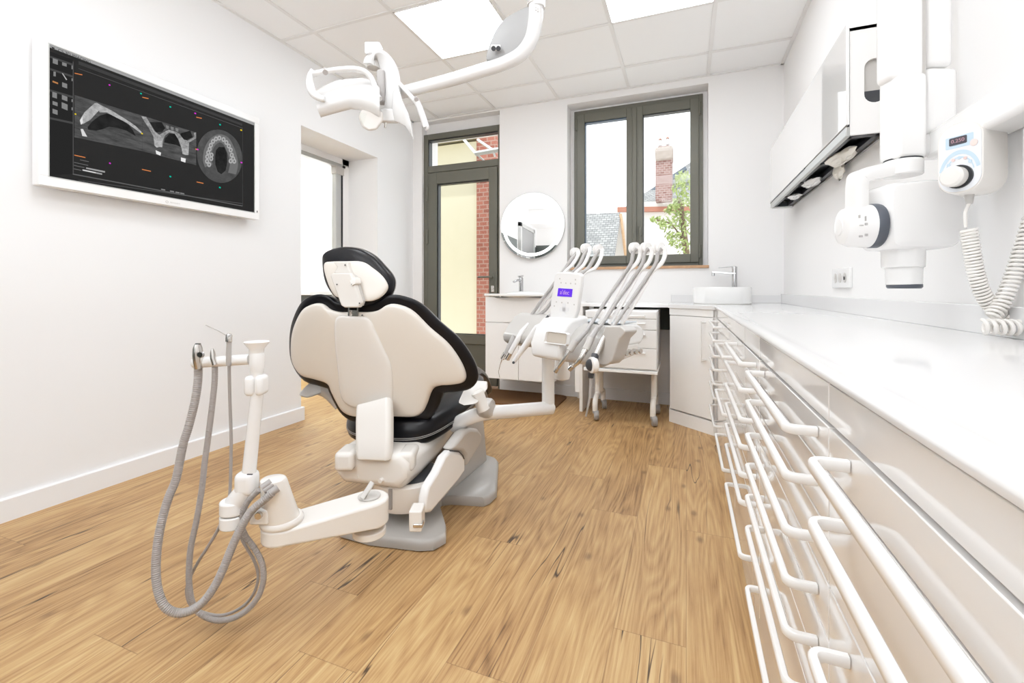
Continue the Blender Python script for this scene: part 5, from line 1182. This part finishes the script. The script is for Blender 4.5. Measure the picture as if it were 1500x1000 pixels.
MB().tube([a2, at(710, 236, Y=4.7)], .012, 4).tube([at(722, 221, Y=4.6), at(725, 229, Y=4.6)], .012, 6).build('bracket_foot', M['grey'], cn)
Yr = 13.0
def ap(px, py, Y=Yr): return at(px, py, Y=Y)
hs = thing('gabled_house', 'white house with grey slate roof behind the tree', 'house', ap(960, 400))
MB().prism([ap(904, 308, Yr), ap(1120, 306, Yr), ap(1120, 470, Yr), ap(904, 470, Yr)], (0, 2, 0)).build('wall', M['render'], hs)
MB().prism([ap(904, 303, Yr-.15), ap(1120, 301, Yr-.15), ap(1120, 307, Yr-.15), ap(904, 310, Yr-.15)], (0, .15, 0)).build('brick_cornice', M['clay'], hs)
MB().prism([ap(912, 305, Yr), ap(960, 272, Yr+1.5), ap(1060, 205, Yr+1.5), ap(1150, 270, Yr+1.5), ap(1120, 303, Yr)], (0, .2, 0)).build('roof', M['tile'], hs)
MB().prism([ap(938, 288, Yr+1.2), ap(1004, 243, Yr+1.2), ap(1006, 247, Yr+1.2), ap(940, 293, Yr+1.2)], (0, .2, 0)).build('roof_edge', M['slate'], hs)
MB().prism([ap(934, 296, Yr-.1), ap(1060, 292, Yr-.1), ap(1060, 305, Yr-.1), ap(925, 306, Yr-.1)], (0, .1, 0)).build('gutter_ledge', M['render'], hs)
ch = thing('chimney', 'tall weathered brick chimney with two clay pots', 'chimney', ap(972, 300))
Yc = Yr-.4
MB().prism([ap(960, 295, Yc), ap(960, 222, Yc), ap(963, 214, Yc), ap(982, 212, Yc), ap(985, 219, Yc), ap(984.5, 293, Yc)], (0, .5, 0)).build('stack', M['brickc'], ch, bevel=.03)
MB().prism([ap(958.5, 216, Yc-.05), ap(986, 212, Yc-.05), ap(986, 232, Yc-.05), ap(960, 236, Yc-.05)], (0, .55, 0)).build('crown', mat('lime_render', (.30, .25, .22), .9, var=.3, bscale=9), ch, bevel=.05)
for x, y in ((967, 211), (978, 209)):
    MB().cyl(ap(x, y+3, Yc+.2), ap(x, y-5, Yc+.2), .055, .045).build('chimney_pot', M['grey'], ch)
    MB().cyl(ap(x, y-6, Yc+.2), ap(x, y-8.5, Yc+.2), .05, .03).build('pot_cap', M['clay'], ch)
h2_ = thing('tiled_house', 'low house with weathered grey tiled roof, lower left of the window', 'house', ap(885, 380, 9))
MB().prism([ap(850, 313, 9.6), ap(909, 311, 9.6), ap(899, 378, 8.6), ap(850, 378, 8.6)], (0, .1, 0)).build('roof', M['tile'], h2_)
MB().prism([ap(909, 311, 9.58), ap(928, 311, 9.58), ap(928, 420, 9.58), ap(896, 420, 9.58), ap(899, 378, 9.58)], (0, .1, 0)).build('gable_wall', M['render'], h2_)
MB().tube([ap(909, 313, 9.5), ap(917, 378, 9.5)], .03, 6).build('drain_pipe', M['sill'], h2_)
tr = thing('garden_tree', 'sunlit yellow-green leafy tree in the right window pane', 'tree', V(.15, 7.6, -1.6))
MB().tube(smooth_path([ap(1012, 520, 7.6), ap(1008, 400, 7.6), ap(1002, 340, 7.6), ap(996, 290, 7.6)], 4), [.06-.002*k for k in range(13)], 8).tube(smooth_path([ap(1005, 360, 7.6), ap(985, 330, 7.6), ap(962, 322, 7.5)], 4), .012, 6).build('trunk', M['bark'], tr)
lb = MB(); rnd = random.Random(3)
blobs = [(1000, 262, 12), (994, 275, 10), (1000, 305, 20), (985, 312, 13), (998, 335, 18), (975, 330, 9), (964, 322, 5), (990, 350, 12), (1003, 362, 12), (956, 321, 3), (980, 345, 6), (1012, 285, 16), (1015, 330, 20), (970, 327, 6), (993, 300, 10)]
for (x, y, r) in blobs:
    for k in range(int(r*5.5)):
        an = rnd.uniform(0, 2*PI); q_ = math.sqrt(rnd.random())*r; c_ = ap(x+q_*math.cos(an), y+q_*math.sin(an), 7.6+rnd.uniform(-.25, .25))
        d1_ = V(rnd.uniform(-1, 1), rnd.uniform(-1, 1), rnd.uniform(-1, 1)).normalized(); d2_ = d1_.orthogonal().normalized()
        s_ = rnd.uniform(.028, .050); lb.add([c_-d1_*s_, c_+d2_*s_*.45, c_+d1_*s_, c_-d2_*s_*.45], [(0, 1, 2, 3)])
lb.build('foliage', M['leaf'], tr)

# ============================================================ LIGHT, CAMERA
w = bpy.data.worlds.new('sky'); bpy.context.scene.world = w; w.use_nodes = True
nt = w.node_tree; bg = nt.nodes['Background']
tc = nt.nodes.new('ShaderNodeTexCoord'); sp_x = nt.nodes.new('ShaderNodeSeparateXYZ'); rp = nt.nodes.new('ShaderNodeValToRGB')
nt.links.new(tc.outputs['Generated'], sp_x.inputs[0]); nt.links.new(sp_x.outputs[2], rp.inputs[0]); nt.links.new(rp.outputs[0], bg.inputs['Color'])
rp.color_ramp.elements[0].color = (1, 1, 1, 1); rp.color_ramp.elements[1].color = (.80, .90, 1, 1)
bg.inputs['Strength'].default_value = 1.9
sl = bpy.data.lights.new('sun', 'SUN'); sl.energy = 2.4; sl.angle = .02; sl.color = (1, .96, .88)
so_ = bpy.data.objects.new('sun', sl); COL.objects.link(so_); so_.rotation_euler = (math.radians(24), 0, math.radians(-35)); so_.location = (-3, -8, 12)
al = bpy.data.lights.new('added_ceiling_fill', 'AREA'); al.energy = 44; al.size = 1.8; al.color = (.95, .975, 1)  # unseen area lamp added behind the camera to brighten the ceiling
ao = bpy.data.objects.new('added_ceiling_fill', al); COL.objects.link(ao); ao.location = (-.95, -1.15, 1.25); ao.rotation_euler = (PI-math.radians(12), 0, 0)
kl = bpy.data.lights.new('added_room_fill', 'AREA'); kl.energy = 3; kl.size = 1.5; kl.color = (.97, .985, 1)  # second added lamp, out of view, lifts the far cabinet fronts
ko = bpy.data.objects.new('added_room_fill', kl); COL.objects.link(ko); ko.location = (-.8, -1.7, 1.6); ko.rotation_euler = (PI/2, 0, .05)
cam = bpy.data.cameras.new('camera'); cam.sensor_width = 36; cam.lens = F/1500*36; cam.shift_y = -(500-HY)/1500; cam.clip_start = .02; cam.clip_end = 200
co = bpy.data.objects.new('camera', cam); COL.objects.link(co); co.location = (0, 0, H); co.rotation_euler = (PI/2, 0, YAW)
sc_n = bpy.context.scene; sc_n.camera = co
sc_n.view_settings.view_transform = 'Standard'; sc_n.view_settings.look = 'None'; sc_n.view_settings.exposure = .62; sc_n.view_settings.gamma = 1
vs = sc_n.view_settings; vs.use_curve_mapping = True; cm = vs.curve_mapping
cm.white_level = (2, 2, 2); cm.extend = 'HORIZONTAL'
cu = cm.curves[3]
for xx, yy in ((.10, .205), (.2, .40), (.28, .53), (.36, .64), (.45, .73), (.6, .83), (.8, .93)): cu.points.new(xx, yy)
cm.update()
for o in bpy.data.objects:
    if '_root' in o: del o['_root']
